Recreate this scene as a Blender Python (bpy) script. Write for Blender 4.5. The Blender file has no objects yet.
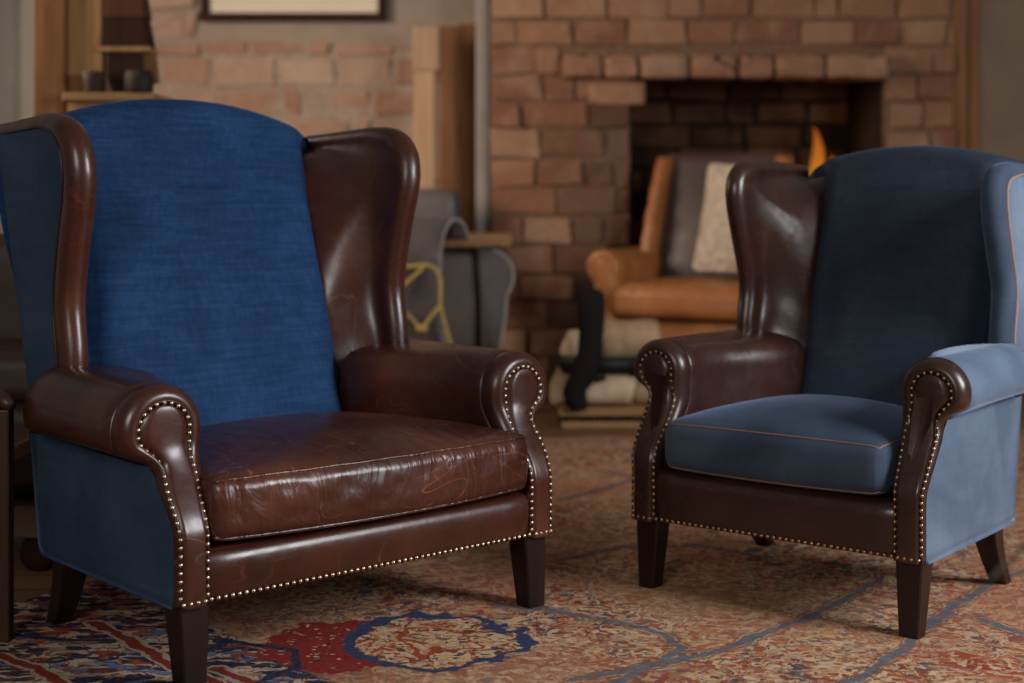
import bpy, bmesh, math, random
from mathutils import Vector, Matrix
from math import sin, cos, pi, radians, sqrt
random.seed(7)
SC = bpy.context.scene
H = .027          # extra leg height below the chairs' own zero
COL = SC.collection

# ------------------------------------------------------------------ helpers
def tag(o, label=None, cat=None, group=None, kind=None):
    if label: o['label'] = label
    if cat: o['category'] = cat
    if group: o['group'] = group
    if kind: o['kind'] = kind
    return o

def thing(name, label, cat, loc=(0, 0, 0), rz=0.0, group=None):
    o = bpy.data.objects.new(name, None)
    o.empty_display_size = .1
    COL.objects.link(o)
    o.location = loc
    o.rotation_euler = (0, 0, rz)
    return tag(o, label, cat, group)

def mobj(name, verts, faces, mat, parent=None, smooth=True, merge=0.0, bevel=0.0, sub=0, label=None, solid=0.0):
    me = bpy.data.meshes.new(name)
    me.from_pydata([tuple(v) for v in verts], [], faces)
    bm = bmesh.new(); bm.from_mesh(me)
    if merge: bmesh.ops.remove_doubles(bm, verts=bm.verts, dist=merge)
    bmesh.ops.recalc_face_normals(bm, faces=bm.faces)
    bm.to_mesh(me); bm.free()
    for p in me.polygons: p.use_smooth = smooth
    if mat: me.materials.append(mat)
    o = bpy.data.objects.new(name, me)
    COL.objects.link(o)
    if parent: o.parent = parent
    if solid:
        m = o.modifiers.new('s', 'SOLIDIFY'); m.thickness = solid; m.offset = 0
    if bevel:
        m = o.modifiers.new('b', 'BEVEL'); m.width = bevel; m.segments = 2; m.limit_method = 'ANGLE'
    if sub:
        m = o.modifiers.new('u', 'SUBSURF'); m.levels = sub; m.render_levels = sub
    if label: o['label'] = label
    return o

class MB:
    """collects shapes that form ONE part"""
    def __init__(s): s.v = []; s.f = []; s.tone = []
    def add(s, v, f, tone=None):
        n = len(s.v); s.v += [tuple(p) for p in v]; s.f += [tuple(i + n for i in q) for q in f]
        if tone is not None: s.tone += [tone] * len(f)
        return s
    def obj(s, name, mat, parent=None, **k): return mobj(name, s.v, s.f, mat, parent, **k)

def box(x0, x1, y0, y1, z0, z1):
    v = [(x, y, z) for z in (z0, z1) for y in (y0, y1) for x in (x0, x1)]
    f = [(0, 2, 3, 1), (4, 5, 7, 6), (0, 1, 5, 4), (2, 6, 7, 3), (0, 4, 6, 2), (1, 3, 7, 5)]
    return v, f

def gridf(R, C, closed_c=False, closed_r=False):
    f = []
    for i in range(R if closed_r else R - 1):
        for j in range(C if closed_c else C - 1):
            a = i * C + j; b = i * C + (j + 1) % C
            c = ((i + 1) % R) * C + (j + 1) % C; d = ((i + 1) % R) * C + j
            f.append((a, b, c, d))
    return f

def sheet(rows, closed_c=False, closed_r=False):
    C = len(rows[0]); v = [p for r in rows for p in r]
    return v, gridf(len(rows), C, closed_c, closed_r)

def loft(rings, cap=True):
    v, f = sheet(rings, closed_c=True)
    n = len(rings[0])
    if cap:
        f.append(tuple(range(n))[::-1]); f.append(tuple(range(len(v) - n, len(v))))
    return v, f

def tube(pts, r, closed=False, n=8, rad=None):
    pts = [Vector(p) for p in pts]; N = len(pts); rings = []
    up = Vector((0.13, 0.31, 0.94)).normalized()
    prev = None
    for i, p in enumerate(pts):
        if closed: t = pts[(i + 1) % N] - pts[i - 1]
        else: t = pts[min(i + 1, N - 1)] - pts[max(i - 1, 0)]
        t.normalize()
        a = up if prev is None else prev
        b = t.cross(a)
        if b.length < 1e-4: b = t.cross(Vector((1, 0, 0)))
        b.normalize(); a = b.cross(t).normalized(); prev = a
        rr = rad[i] if rad else r
        rings.append([p + (a * cos(2 * pi * k / n) + b * sin(2 * pi * k / n)) * rr for k in range(n)])
    if closed: return sheet(rings, True, True)
    return loft(rings)

def lathe(prof, cx=0, cy=0, n=28, sx=1, sy=1):
    rings = [[(cx + r * sx * cos(2 * pi * k / n), cy + r * sy * sin(2 * pi * k / n), z) for k in range(n)] for r, z in prof]
    return loft(rings)

def cr(pts, n, closed=False):
    """Catmull-Rom resample to n points, even in arc length"""
    pts = [Vector(p) for p in pts]; N = len(pts); out = []
    segs = N if closed else N - 1
    for i in range(segs):
        p1, p2 = pts[i], pts[(i + 1) % N]
        p0 = pts[i - 1] if (closed or i > 0) else p1 * 2 - p2
        p3 = pts[(i + 2) % N] if (closed or i + 2 < N) else p2 * 2 - p1
        for k in range(16):
            t = k / 16
            out.append(.5 * ((2 * p1) + (p2 - p0) * t + (2 * p0 - 5 * p1 + 4 * p2 - p3) * t * t + (3 * p1 - p0 - 3 * p2 + p3) * t ** 3))
    out.append(pts[0] if closed else pts[-1])
    return even(out, n, closed)

def even(P, n, closed=False):
    P = [Vector(p) for p in P]
    L = [0]
    for a, b in zip(P, P[1:]): L.append(L[-1] + (b - a).length)
    T = L[-1]; res = []; j = 0
    for i in range(n):
        s = T * i / (n if closed else n - 1)
        while j < len(L) - 2 and L[j + 1] < s: j += 1
        d = L[j + 1] - L[j]
        res.append(P[j].lerp(P[j + 1], 0 if d < 1e-9 else min(1, (s - L[j]) / d)))
    return res

def length(P): return sum((Vector(b) - Vector(a)).length for a, b in zip(P, P[1:]))
def ss(a, b, x):
    t = max(0, min(1, (x - a) / (b - a))); return t * t * (3 - 2 * t)
def interp(tab, x):
    if x <= tab[0][0]: return tab[0][1]
    for (a, u), (b, w) in zip(tab, tab[1:]):
        if x <= b: return u + (w - u) * (x - a) / (b - a)
    return tab[-1][1]

def rbox_map(h, r):
    def m(p):
        P = [p[i] * h[i] for i in range(3)]
        q = [max(-(h[i] - r), min(h[i] - r, P[i])) for i in range(3)]
        d = Vector([P[i] - q[i] for i in range(3)])
        if d.length < 1e-9: return Vector(P)
        # points on flat areas stay, rounded edges get the radius
        return Vector(q) + d.normalized() * r
    return m

def cube_grid(n=16, edge=.86):
    """surface grid of [-1,1]^3, denser near the edges"""
    t = [-1, -(1 + edge * 2) / 3 - .0, -edge] + [-edge + 2 * edge * i / n for i in range(1, n)] + [edge, (1 + edge * 2) / 3, 1]
    v = []; f = []
    for ax in range(3):
        for s in (-1, 1):
            base = len(v); m = len(t)
            for a in t:
                for b in t:
                    p = [0, 0, 0]; p[ax] = s; p[(ax + 1) % 3] = a; p[(ax + 2) % 3] = b
                    v.append(tuple(p))
            for i in range(m - 1):
                for j in range(m - 1):
                    q = (base + i * m + j, base + i * m + j + 1, base + (i + 1) * m + j + 1, base + (i + 1) * m + j)
                    f.append(q if s > 0 else q[::-1])
    return v, f

def rounded(h, r, c=(0, 0, 0), shape=None, n=12, edge=.86):
    m = rbox_map(h, r); v, f = cube_grid(n, edge); out = []
    for p in v:
        q = m(p)
        if shape: q = shape(q, p)
        out.append(q + Vector(c))
    return out, f

# ------------------------------------------------------------------ materials
def new_mat(name):
    m = bpy.data.materials.new(name); m.use_nodes = True
    nt = m.node_tree; nt.nodes.clear()
    out = nt.nodes.new('ShaderNodeOutputMaterial'); b = nt.nodes.new('ShaderNodeBsdfPrincipled')
    nt.links.new(b.outputs[0], out.inputs[0])
    return m, nt, b

class NT:
    def __init__(s, nt): s.nt = nt
    def n(s, t, **k):
        nd = s.nt.nodes.new(t)
        for a, b in k.items():
            if a.startswith('i_'):
                key = a[2:]; key = int(key) if key.isdigit() else key
                s.set(nd.inputs[key], b)
            else: setattr(nd, a, b)
        return nd
    def set(s, inp, v):
        if isinstance(v, bpy.types.NodeSocket): s.nt.links.new(v, inp)
        elif isinstance(v, bpy.types.Node): s.nt.links.new(v.outputs[0], inp)
        else: inp.default_value = v
    def coord(s, which='Object'): return s.n('ShaderNodeTexCoord').outputs[which]
    def mapping(s, vec, scale=(1, 1, 1), rot=(0, 0, 0), loc=(0, 0, 0)):
        nd = s.n('ShaderNodeMapping'); s.set(nd.inputs['Vector'], vec)
        nd.inputs['Scale'].default_value = scale; nd.inputs['Rotation'].default_value = rot; nd.inputs['Location'].default_value = loc
        return nd.outputs[0]
    def noise(s, vec, scale, detail=3, rough=.5, dist=0.0, out='Fac'):
        nd = s.n('ShaderNodeTexNoise'); s.set(nd.inputs['Vector'], vec)
        nd.inputs['Scale'].default_value = scale; nd.inputs['Detail'].default_value = detail
        nd.inputs['Roughness'].default_value = rough; nd.inputs['Distortion'].default_value = dist
        return nd.outputs[out]
    def voro(s, vec, scale, feature='F1', out='Distance', rnd=1.0):
        nd = s.n('ShaderNodeTexVoronoi'); nd.feature = feature; s.set(nd.inputs['Vector'], vec)
        nd.inputs['Scale'].default_value = scale; nd.inputs['Randomness'].default_value = rnd
        return nd.outputs[out]
    def math(s, op, a, b=0.0, c=None, clamp=False):
        nd = s.n('ShaderNodeMath'); nd.operation = op; nd.use_clamp = clamp
        s.set(nd.inputs[0], a); s.set(nd.inputs[1], b)
        if c is not None: s.set(nd.inputs[2], c)
        return nd.outputs[0]
    def vmath(s, op, a, b=(0, 0, 0), out=0):
        nd = s.n('ShaderNodeVectorMath'); nd.operation = op
        s.set(nd.inputs[0], a); s.set(nd.inputs[1], b)
        return nd.outputs[out]
    def mix(s, fac, a, b, mode='MIX'):
        nd = s.n('ShaderNodeMix'); nd.data_type = 'RGBA'; nd.blend_type = mode
        s.set(nd.inputs['Factor'], fac)
        for k, v in ((6, a), (7, b)):
            if isinstance(v, tuple) and len(v) == 3: v = v + (1,)
            s.set(nd.inputs[k], v)
        return nd.outputs[2]
    def ramp(s, fac, stops, interp='LINEAR'):
        nd = s.n('ShaderNodeValToRGB'); s.set(nd.inputs[0], fac); e = nd.color_ramp; e.interpolation = interp
        while len(e.elements) < len(stops): e.elements.new(.5)
        for k, (p, c) in enumerate(stops):
            e.elements[k].position = p
            e.elements[k].color = (c, c, c, 1) if isinstance(c, (int, float)) else tuple(c) + (1,)
        return nd.outputs[0]
    def mr(s, v, a, b, c=0.0, d=1.0, smooth=False):
        nd = s.n('ShaderNodeMapRange'); s.set(nd.inputs[0], v)
        if smooth: nd.interpolation_type = 'SMOOTHSTEP'
        for i, x in zip((1, 2, 3, 4), (a, b, c, d)): nd.inputs[i].default_value = x
        return nd.outputs[0]
    def bump(s, h, strength=.3, dist=.002, normal=None):
        nd = s.n('ShaderNodeBump'); s.set(nd.inputs['Height'], h)
        nd.inputs['Strength'].default_value = strength; nd.inputs['Distance'].default_value = dist
        if normal is not None: s.set(nd.inputs['Normal'], normal)
        return nd.outputs[0]

def leather(name, dark, mid, light, rough=.34, crease=.5, wrinkle=0.0, coat=.25, wscale=(9, 30, 3)):
    m, nt, b = new_mat(name); N = NT(nt); co = N.coord()
    big = N.noise(co, 3.2, 4, .55, .3)
    mid_n = N.noise(co, 16, 5, .6)
    c = N.ramp(big, [(.3, dark), (.52, mid), (.72, light)])
    c = N.mix(N.mr(mid_n, .35, .7, 0, .55), c, N.mix(.5, dark, mid))
    # fine pull-up scratches, lighter
    w = N.vmath('ADD', co, N.vmath('SCALE', N.noise(co, 4, 3, .5, 0, 'Color'), (0, 0, 0)))
    nd = N.n('ShaderNodeVectorMath', operation='SCALE'); N.set(nd.inputs[0], N.noise(co, 5, 3, .5, 0, 'Color')); nd.inputs['Scale'].default_value = .35
    w = N.vmath('ADD', co, nd.outputs[0])
    c1 = N.noise(N.mapping(co, (1.5, 5.5, 4), (.3, .2, .9)), 1.6, 2, .4, .6)
    c2 = N.noise(N.mapping(co, (5.5, 1.5, 2.5), (.1, .5, -.6), (4, 2, 1)), 1.7, 2, .4, .6)
    c3 = N.noise(N.mapping(co, (4, 3, 5), (.7, .1, .3), (9, 2, 1)), 2.2, 2, .4, .8)
    def contour(cc, lvl, wd, seed):
        return N.math('MULTIPLY', N.mr(N.math('ABSOLUTE', N.math('SUBTRACT', cc, lvl)), 0, wd, 1, 0), N.mr(N.noise(N.vmath('ADD', co, (seed, 3, 3)), 4.5, 3), .48, .68, 0, 1))
    l1 = N.math('MAXIMUM', contour(c1, .5, .006, 1), contour(c1, .42, .005, 2))
    l2 = N.math('MAXIMUM', contour(c2, .52, .006, 5), contour(c3, .47, .004, 7))
    lines = N.math('MAXIMUM', l1, l2)
    c = N.mix(N.math('MULTIPLY', lines, crease), c, tuple(min(1, x * 1.9 + .01) for x in light))
    nt.links.new(c, b.inputs['Base Color'])
    N.set(b.inputs['Roughness'], N.mr(mid_n, .3, .7, rough - .07, rough + .12))
    b.inputs['Coat Weight'].default_value = coat; b.inputs['Coat Roughness'].default_value = .22
    b.inputs['Specular IOR Level'].default_value = .45
    grain = N.voro(co, 420, 'F1')
    bn = N.bump(grain, .12, .0006)
    bn = N.bump(N.noise(co, 22, 4, .5), .25, .004, bn)
    bn = N.bump(lines, .12, .001, bn)
    if wrinkle:
        wv = N.noise(N.mapping(co, wscale), 1.0, 3, .5, .8)
        bn = N.bump(wv, wrinkle, .03, bn)
    nt.links.new(bn, b.inputs['Normal'])
    return m

def fabric(name, dark, mid, light, weave=1.0, rough=.85, sheen=.3, tint=(.35, .5, .8), slub=1.0):
    m, nt, b = new_mat(name); N = NT(nt); co = N.coord()
    h = N.noise(N.mapping(co, (7, 7, 95)), 1, 4, .65, .2)
    v = N.noise(N.mapping(co, (80, 80, 6)), 1, 4, .65, .2)
    s = N.math('ADD', N.math('MULTIPLY', h, .55), N.math('MULTIPLY', v, .45))
    big = N.noise(co, 3.5, 4, .55, .5)
    f = N.math('ADD', N.math('MULTIPLY', s, .6 * slub), N.math('MULTIPLY', big, 1 - .6 * slub))
    c = N.ramp(f, [(.36, dark), (.5, mid), (.66, light)])
    nt.links.new(c, b.inputs['Base Color'])
    b.inputs['Roughness'].default_value = rough
    b.inputs['Specular IOR Level'].default_value = .2
    b.inputs['Sheen Weight'].default_value = sheen; b.inputs['Sheen Roughness'].default_value = .35
    b.inputs['Sheen Tint'].default_value = tint + (1,)
    bn = N.bump(s, .35 * weave, .004)
    bn = N.bump(N.noise(co, 500, 2), .15, .0008, bn)
    nt.links.new(bn, b.inputs['Normal'])
    return m

def plain(name, col, rough=.6, var=.25, scale=8, metal=0.0, bump=.1, spec=.4, stretch=(1, 1, 1)):
    m, nt, b = new_mat(name); N = NT(nt); co = N.mapping(N.coord(), stretch)
    n = N.noise(co, scale, 4, .6)
    lo = tuple(c * (1 - var) for c in col); hi = tuple(min(1, c * (1 + var)) for c in col)
    nt.links.new(N.ramp(n, [(.3, lo), (.7, hi)]), b.inputs['Base Color'])
    b.inputs['Roughness'].default_value = rough; b.inputs['Metallic'].default_value = metal
    b.inputs['Specular IOR Level'].default_value = spec
    nt.links.new(N.bump(n, bump, .01), b.inputs['Normal'])
    return m

def wood(name, dark, light, rough=.45, axis='Z', scale=1.0, spec=.4):
    m, nt, b = new_mat(name); N = NT(nt)
    sc = {'X': (1.2, 14, 14), 'Y': (14, 1.2, 14), 'Z': (14, 14, 1.2)}[axis]
    co = N.mapping(N.coord(), tuple(x * scale for x in sc))
    n = N.noise(co, 1.6, 6, .65, .6)
    nt.links.new(N.ramp(n, [(.3, dark), (.7, light)]), b.inputs['Base Color'])
    b.inputs['Roughness'].default_value = rough; b.inputs['Specular IOR Level'].default_value = spec
    nt.links.new(N.bump(n, .15, .004), b.inputs['Normal'])
    return m

M = {}
M['leather_a'] = leather('brown_leather', (.025, .0068, .0038), (.058, .0152, .0078), (.106, .030, .0145), .30, .45)
M['leather_seat'] = leather('brown_cushion_leather', (.029, .0082, .0046), (.070, .0195, .0098), (.135, .041, .019), .30, .95, wrinkle=.36, wscale=(20, 6, 7))
M['leather_b'] = leather('dark_brown_leather', (.020, .0080, .0058), (.040, .0150, .0105), (.070, .027, .018), .28, .25)
M['leather_tan'] = leather('tan_leather', (.24, .075, .020), (.40, .145, .042), (.55, .24, .085), .45, .3, wrinkle=.3, coat=.1)
M['leather_club'] = leather('club_chair_leather', (.03, .016, .009), (.06, .03, .016), (.10, .05, .026), .5, .2, coat=.1)
M['blue_linen'] = fabric('blue_linen', (.004, .018, .058), (.008, .036, .105), (.018, .062, .160), 1.0, .8, .12, (.3, .5, .9))
M['blue_side'] = fabric('blue_side_velvet', (.017, .032, .060), (.026, .047, .083), (.038, .066, .110), .5, .8, .15, (.3, .45, .75), .6)
M['navy'] = fabric('navy_velvet', (.015, .020, .034), (.022, .031, .050), (.036, .049, .076), .4, .8, .12, (.35, .45, .7), .7)
M['seat_blue'] = fabric('slate_blue_velvet', (.026, .040, .067), (.038, .057, .092), (.058, .084, .128), .3, .75, .35, (.4, .52, .8), .4)
M['sky_velvet'] = fabric('light_blue_velvet', (.070, .105, .160), (.105, .150, .220), (.150, .205, .280), .25, .7, .45, (.5, .62, .85), .35)
M['piping_brown'] = plain('brown_piping', (.03, .011, .007), .4, .2)
M['piping_blue'] = plain('blue_piping', (.02, .05, .12), .7, .2)
M['piping_tan'] = plain('tan_piping', (.30, .17, .11), .55, .2)
M['stitch_tan'] = plain('tan_stitch', (.26, .12, .06), .6, .2)
M['brass'] = plain('antique_brass', (.62, .50, .33), .28, .25, 60, metal=1.0)
M['brass_dark'] = plain('dark_antique_brass', (.40, .27, .14), .33, .3, 60, metal=1.0)
M['leg'] = wood('dark_stained_wood', (.008, .003, .0025), (.018, .0065, .005), .36)
M['black_cloth'] = plain('black_underlining', (.01, .01, .01), .9)

# ------------------------------------------------------------------ wing chair
NAIL = None
def nail_mesh(mat):
    rings = []
    for a in (0, 22, 45, 68, 84):
        rings.append([(.0053 * cos(radians(a)) * cos(2 * pi * k / 10), -.0045 * sin(radians(a)), .0053 * cos(radians(a)) * sin(2 * pi * k / 10)) for k in range(10)])
    v, f = loft(rings)
    me = bpy.data.meshes.new('nail'); me.from_pydata([tuple(p) for p in v], [], f)
    bm = bmesh.new(); bm.from_mesh(me); bmesh.ops.recalc_face_normals(bm, faces=bm.faces); bm.to_mesh(me); bm.free()
    for p in me.polygons: p.use_smooth = True
    me.materials.append(mat); return me

def vfront(z, P):
    z0, z1, d = P['slant']
    t = max(0, min(1, (z - z0) / (z1 - z0)))
    t = t * t * (3 - 2 * t) * .55 + t * .45 if 0 < t < 1 else t
    return d * t

def chains(P, ins=0.0):
    """outer and inner chain (u,z) bottom -> apex of the arm cross-section (right arm, u>0)"""
    cu, cz, r = P['scroll']; r2 = r - ins
    uo, ui = P['uo'] - ins * .25, P['ui'] + ins * .25
    zb = P['zb']
    neck = cz - r - .006 + ins * .3
    outer = [(uo, zb), (uo, zb + .07), (uo, zb + .14), (uo + .006 - ins * .1, zb + .2), (uo + .010 - ins * .3, neck - .040), (uo + .010 - ins * .5, neck - .002), (uo + .020 - ins * .8, neck + .018)]
    for a in (-22, -8, 8, 26, 48, 70, 90): outer.append((cu + r2 * cos(radians(a)), cz + r2 * sin(radians(a))))
    inner = [(ui, zb), (ui, zb + .07), (ui, zb + .14), (ui - .001, zb + .2), (ui - .008, cz - r - .02), (cu - r2 * .97, cz - r * .35)]
    for a in (170, 150, 130, 110, 90): inner.append((cu + r2 * cos(radians(a)), cz + r2 * sin(radians(a))))
    return [(p.x, p.y) for p in cr([(a, b, 0) for a, b in outer], 44)], [(p.x, p.y) for p in cr([(a, b, 0) for a, b in inner], 44)]

def arm_ring(P, a_in, ins, taper=0.0):
    o, i = chains(P)
    loop = o + i[-2::-1]
    n = len(loop); out = []
    cx = P['scroll'][0]
    for k in range(n):
        a = Vector(loop[k - 1]); b = Vector(loop[(k + 1) % n]); p = Vector(loop[k])
        t = (b - a)
        if t.length > 1e-9: t.normalize()
        nrm = Vector((-t.y, t.x))
        nk = P['scroll'][1] - P['scroll'][2]
        e = P['ruf'] * (ss(nk + .004, nk + .05, p.y) if k < len(o) and p.x > cx - .01 else ss(.27, .40, p.y))
        q = p + nrm * (a_in * .020 - (1 - a_in) * e + ins)
        w = ss(cx - .01, cx - .07, q.x)
        tt = taper / P['taper']; dx = 0
        if k < len(o) and p.x > P['uo']: dx = (q.x - P['uo']) * tt * (1 - ss(nk, nk + .035, p.y))
        out.append((q.x - taper * w - dx, q.y, p.y))
    return out

def make_arm(P, s, root, mat_arm, mat_cuff, mat_face, nails):
    def stat(ins, off, v_abs=None, taper=0.0, a_in=0.0):
        res = []
        for (u, z, z0) in arm_ring(P, a_in, ins, taper):
            v = (vfront(z0, P) + off) if v_abs is None else v_abs
            res.append((s * u, v, z))
        return res
    cl = P['cuff']
    rings = [stat(0, .006, a_in=1), stat(0, .001, a_in=.92), stat(0, -.003, a_in=.75), stat(0, -.003, a_in=.55), stat(0, .001, a_in=.36), stat(0, .007, a_in=.2), stat(0, .015, a_in=.08), stat(0, .026), stat(0, .6 * cl), stat(0, cl - .006), stat(.003, cl)]
    v, f = loft(rings); mobj('arm_cuff', v, f, mat_cuff, root)
    vb = P['arm_back']
    rings = [stat(.003, cl + .0005), stat(0, cl + .006)]
    for t in [i / 10 for i in range(1, 11)]:
        rr = []
        for (u, z, z0) in arm_ring(P, 0.0, 0, P['taper'] * ss(.1, .95, t) ):
            v0 = vfront(z0, P) + cl
            rr.append((s * u, v0 + (vb - v0) * t, z))
        rings.append(rr)
    rings.append(stat(.008, 0, vb + .010, P['taper'])); rings.append(stat(.022, 0, vb + .022, P['taper'])); rings.append(stat(.045, 0, vb + .028, P['taper']))
    v, f = loft(rings); mobj('arm', v, f, mat_arm, root)
    # padded facing
    o, i = chains(P, .021)
    rows = []
    for k in range(len(o)):
        row = []
        for j in range(11):
            t = j / 10; u = o[k][0] + (i[k][0] - o[k][0]) * t; z = o[k][1] + (i[k][1] - o[k][1]) * t
            e = min(1, 4.2 * min(t, 1 - t)); dome = sqrt(max(0, 1 - (1 - e) ** 2))
            e2 = min(1, (1 - k / (len(o) - 1)) * 12); dome *= sqrt(max(0, 1 - (1 - e2) ** 2))
            row.append((s * u, vfront(z, P) + .004 - .013 * dome, z))
        rows.append(row)
    for it in range(14):
        nv = [[p[1] for p in r] for r in rows]
        for k in range(2, len(rows) - 2):
            for j in range(2, 9):
                rows[k][j] = (rows[k][j][0], .5 * nv[k][j] + .125 * (nv[k - 1][j] + nv[k + 1][j] + nv[k][j - 1] + nv[k][j + 1]), rows[k][j][2])
    v, f = sheet(rows); facing = mobj('arm_facing', v, f, mat_face, root, merge=.0004)
    # nails along both chains
    o, i = chains(P, .0165)
    pts = []
    for ch, z0 in ((o, P['zb'] + .012), (i, P['zb'] + .012)):
        q = [(s * a, vfront(b, P) + (.0), b) for a, b in ch if b >= z0]
        q = even(q, int(length(q) / .0168) + 1)
        pts += [(p, 1) for p in (q if ch is o else q[:-1])]
    nails += pts
    # a twisted welt outside the facing
    welt = [(s * a, vfront(b, P) - .0005, b) for a, b in chains(P, .0125)[0]] + [(s * a, vfront(b, P) - .0005, b) for a, b in chains(P, .0125)[1][-2::-1]]
    v, f = tube(welt, .0028, n=6); mobj('welt', v, f, P['m_welt'], facing)

def herm(a, b, ta, tb, t):
    h1 = 2 * t ** 3 - 3 * t * t + 1; h2 = t ** 3 - 2 * t * t + t; h3 = -2 * t ** 3 + 3 * t * t; h4 = t ** 3 - t * t
    return a * h1 + ta * h2 + b * h3 + tb * h4

def make_wing(P, s, root, mat_roll, mat_inner, mat_outer, mat_pipe):
    dv, dz = P['woff'][0 if s < 0 else 1]
    E = cr([(0, v + dv, z + (dz if z > .8 else 0)) for v, z in P['wing']], 46)
    n = len(E); ue = P['wing_u']; So0, So1 = P['so']; Si0, Si1 = P['siL' if s < 0 else 'siR']
    roll = []; inner = []; outer = []; pipe = []
    for k, p in enumerate(E):
        t = (E[min(k + 1, n - 1)] - E[max(k - 1, 0)]).normalized()
        nn = Vector((0, -t.z, t.y))           # inward normal: curve runs upward then backward
        nn = Vector((0, t.z, -t.y))
        f = k / (n - 1)
        rho = interp(P['rho'], f)
        flare = interp(P['flare'], f)
        c = p + nn * rho; c.x = ue + flare
        row = []
        wd = interp([(0, P['welt_d']), (.52, P['welt_d']), (.72, .034), (1, .028)], f)
        row.append(c + nn * (wd - rho) + Vector((rho * .93, 0, 0)))
        row.append(c + nn * (wd - rho) * .5 + Vector((rho * .99, 0, 0)))
        for a in range(0, 181, 18):
            row.append(c + Vector((rho * cos(radians(a)), 0, 0)) - nn * rho * sin(radians(a)))
        pipe.append(c + nn * (wd - rho) + Vector((rho * .93 + .001, 0, 0)))
        g = P.get('si_ease', lambda x: x)(f)
        Si = Vector(Si0).lerp(Vector(Si1), g)
        a = c + nn * .010 - Vector((rho - .0004, 0, 0)); d = (Si - a); L = d.length
        r2 = [herm(a, Si, nn * L * .8, d * 1.0, q / 12) for q in range(13)]
        roll.append([(s * q.x, q.y, q.z) for q in row + r2])
        So = Vector(So0).lerp(Vector(So1), f)
        a = c + nn * (wd - rho - .006) + Vector((rho * .86, 0, 0))
        outer.append([(s * q.x, q.y, q.z) for q in [a.lerp(So, q / 8) + Vector((.006 * sin(pi * q / 8), 0, 0)) for q in range(9)]])
    v, f = sheet(roll); wg = mobj('wing', v, f, mat_roll, root)
    v, f = sheet(outer); mobj('wing_panel', v, f, mat_outer, root)
    v, f = tube([(s * q.x, q.y, q.z) for q in pipe], P.get('pipe_r', .0035), n=8); mobj('piping', v, f, mat_pipe, wg)

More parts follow.
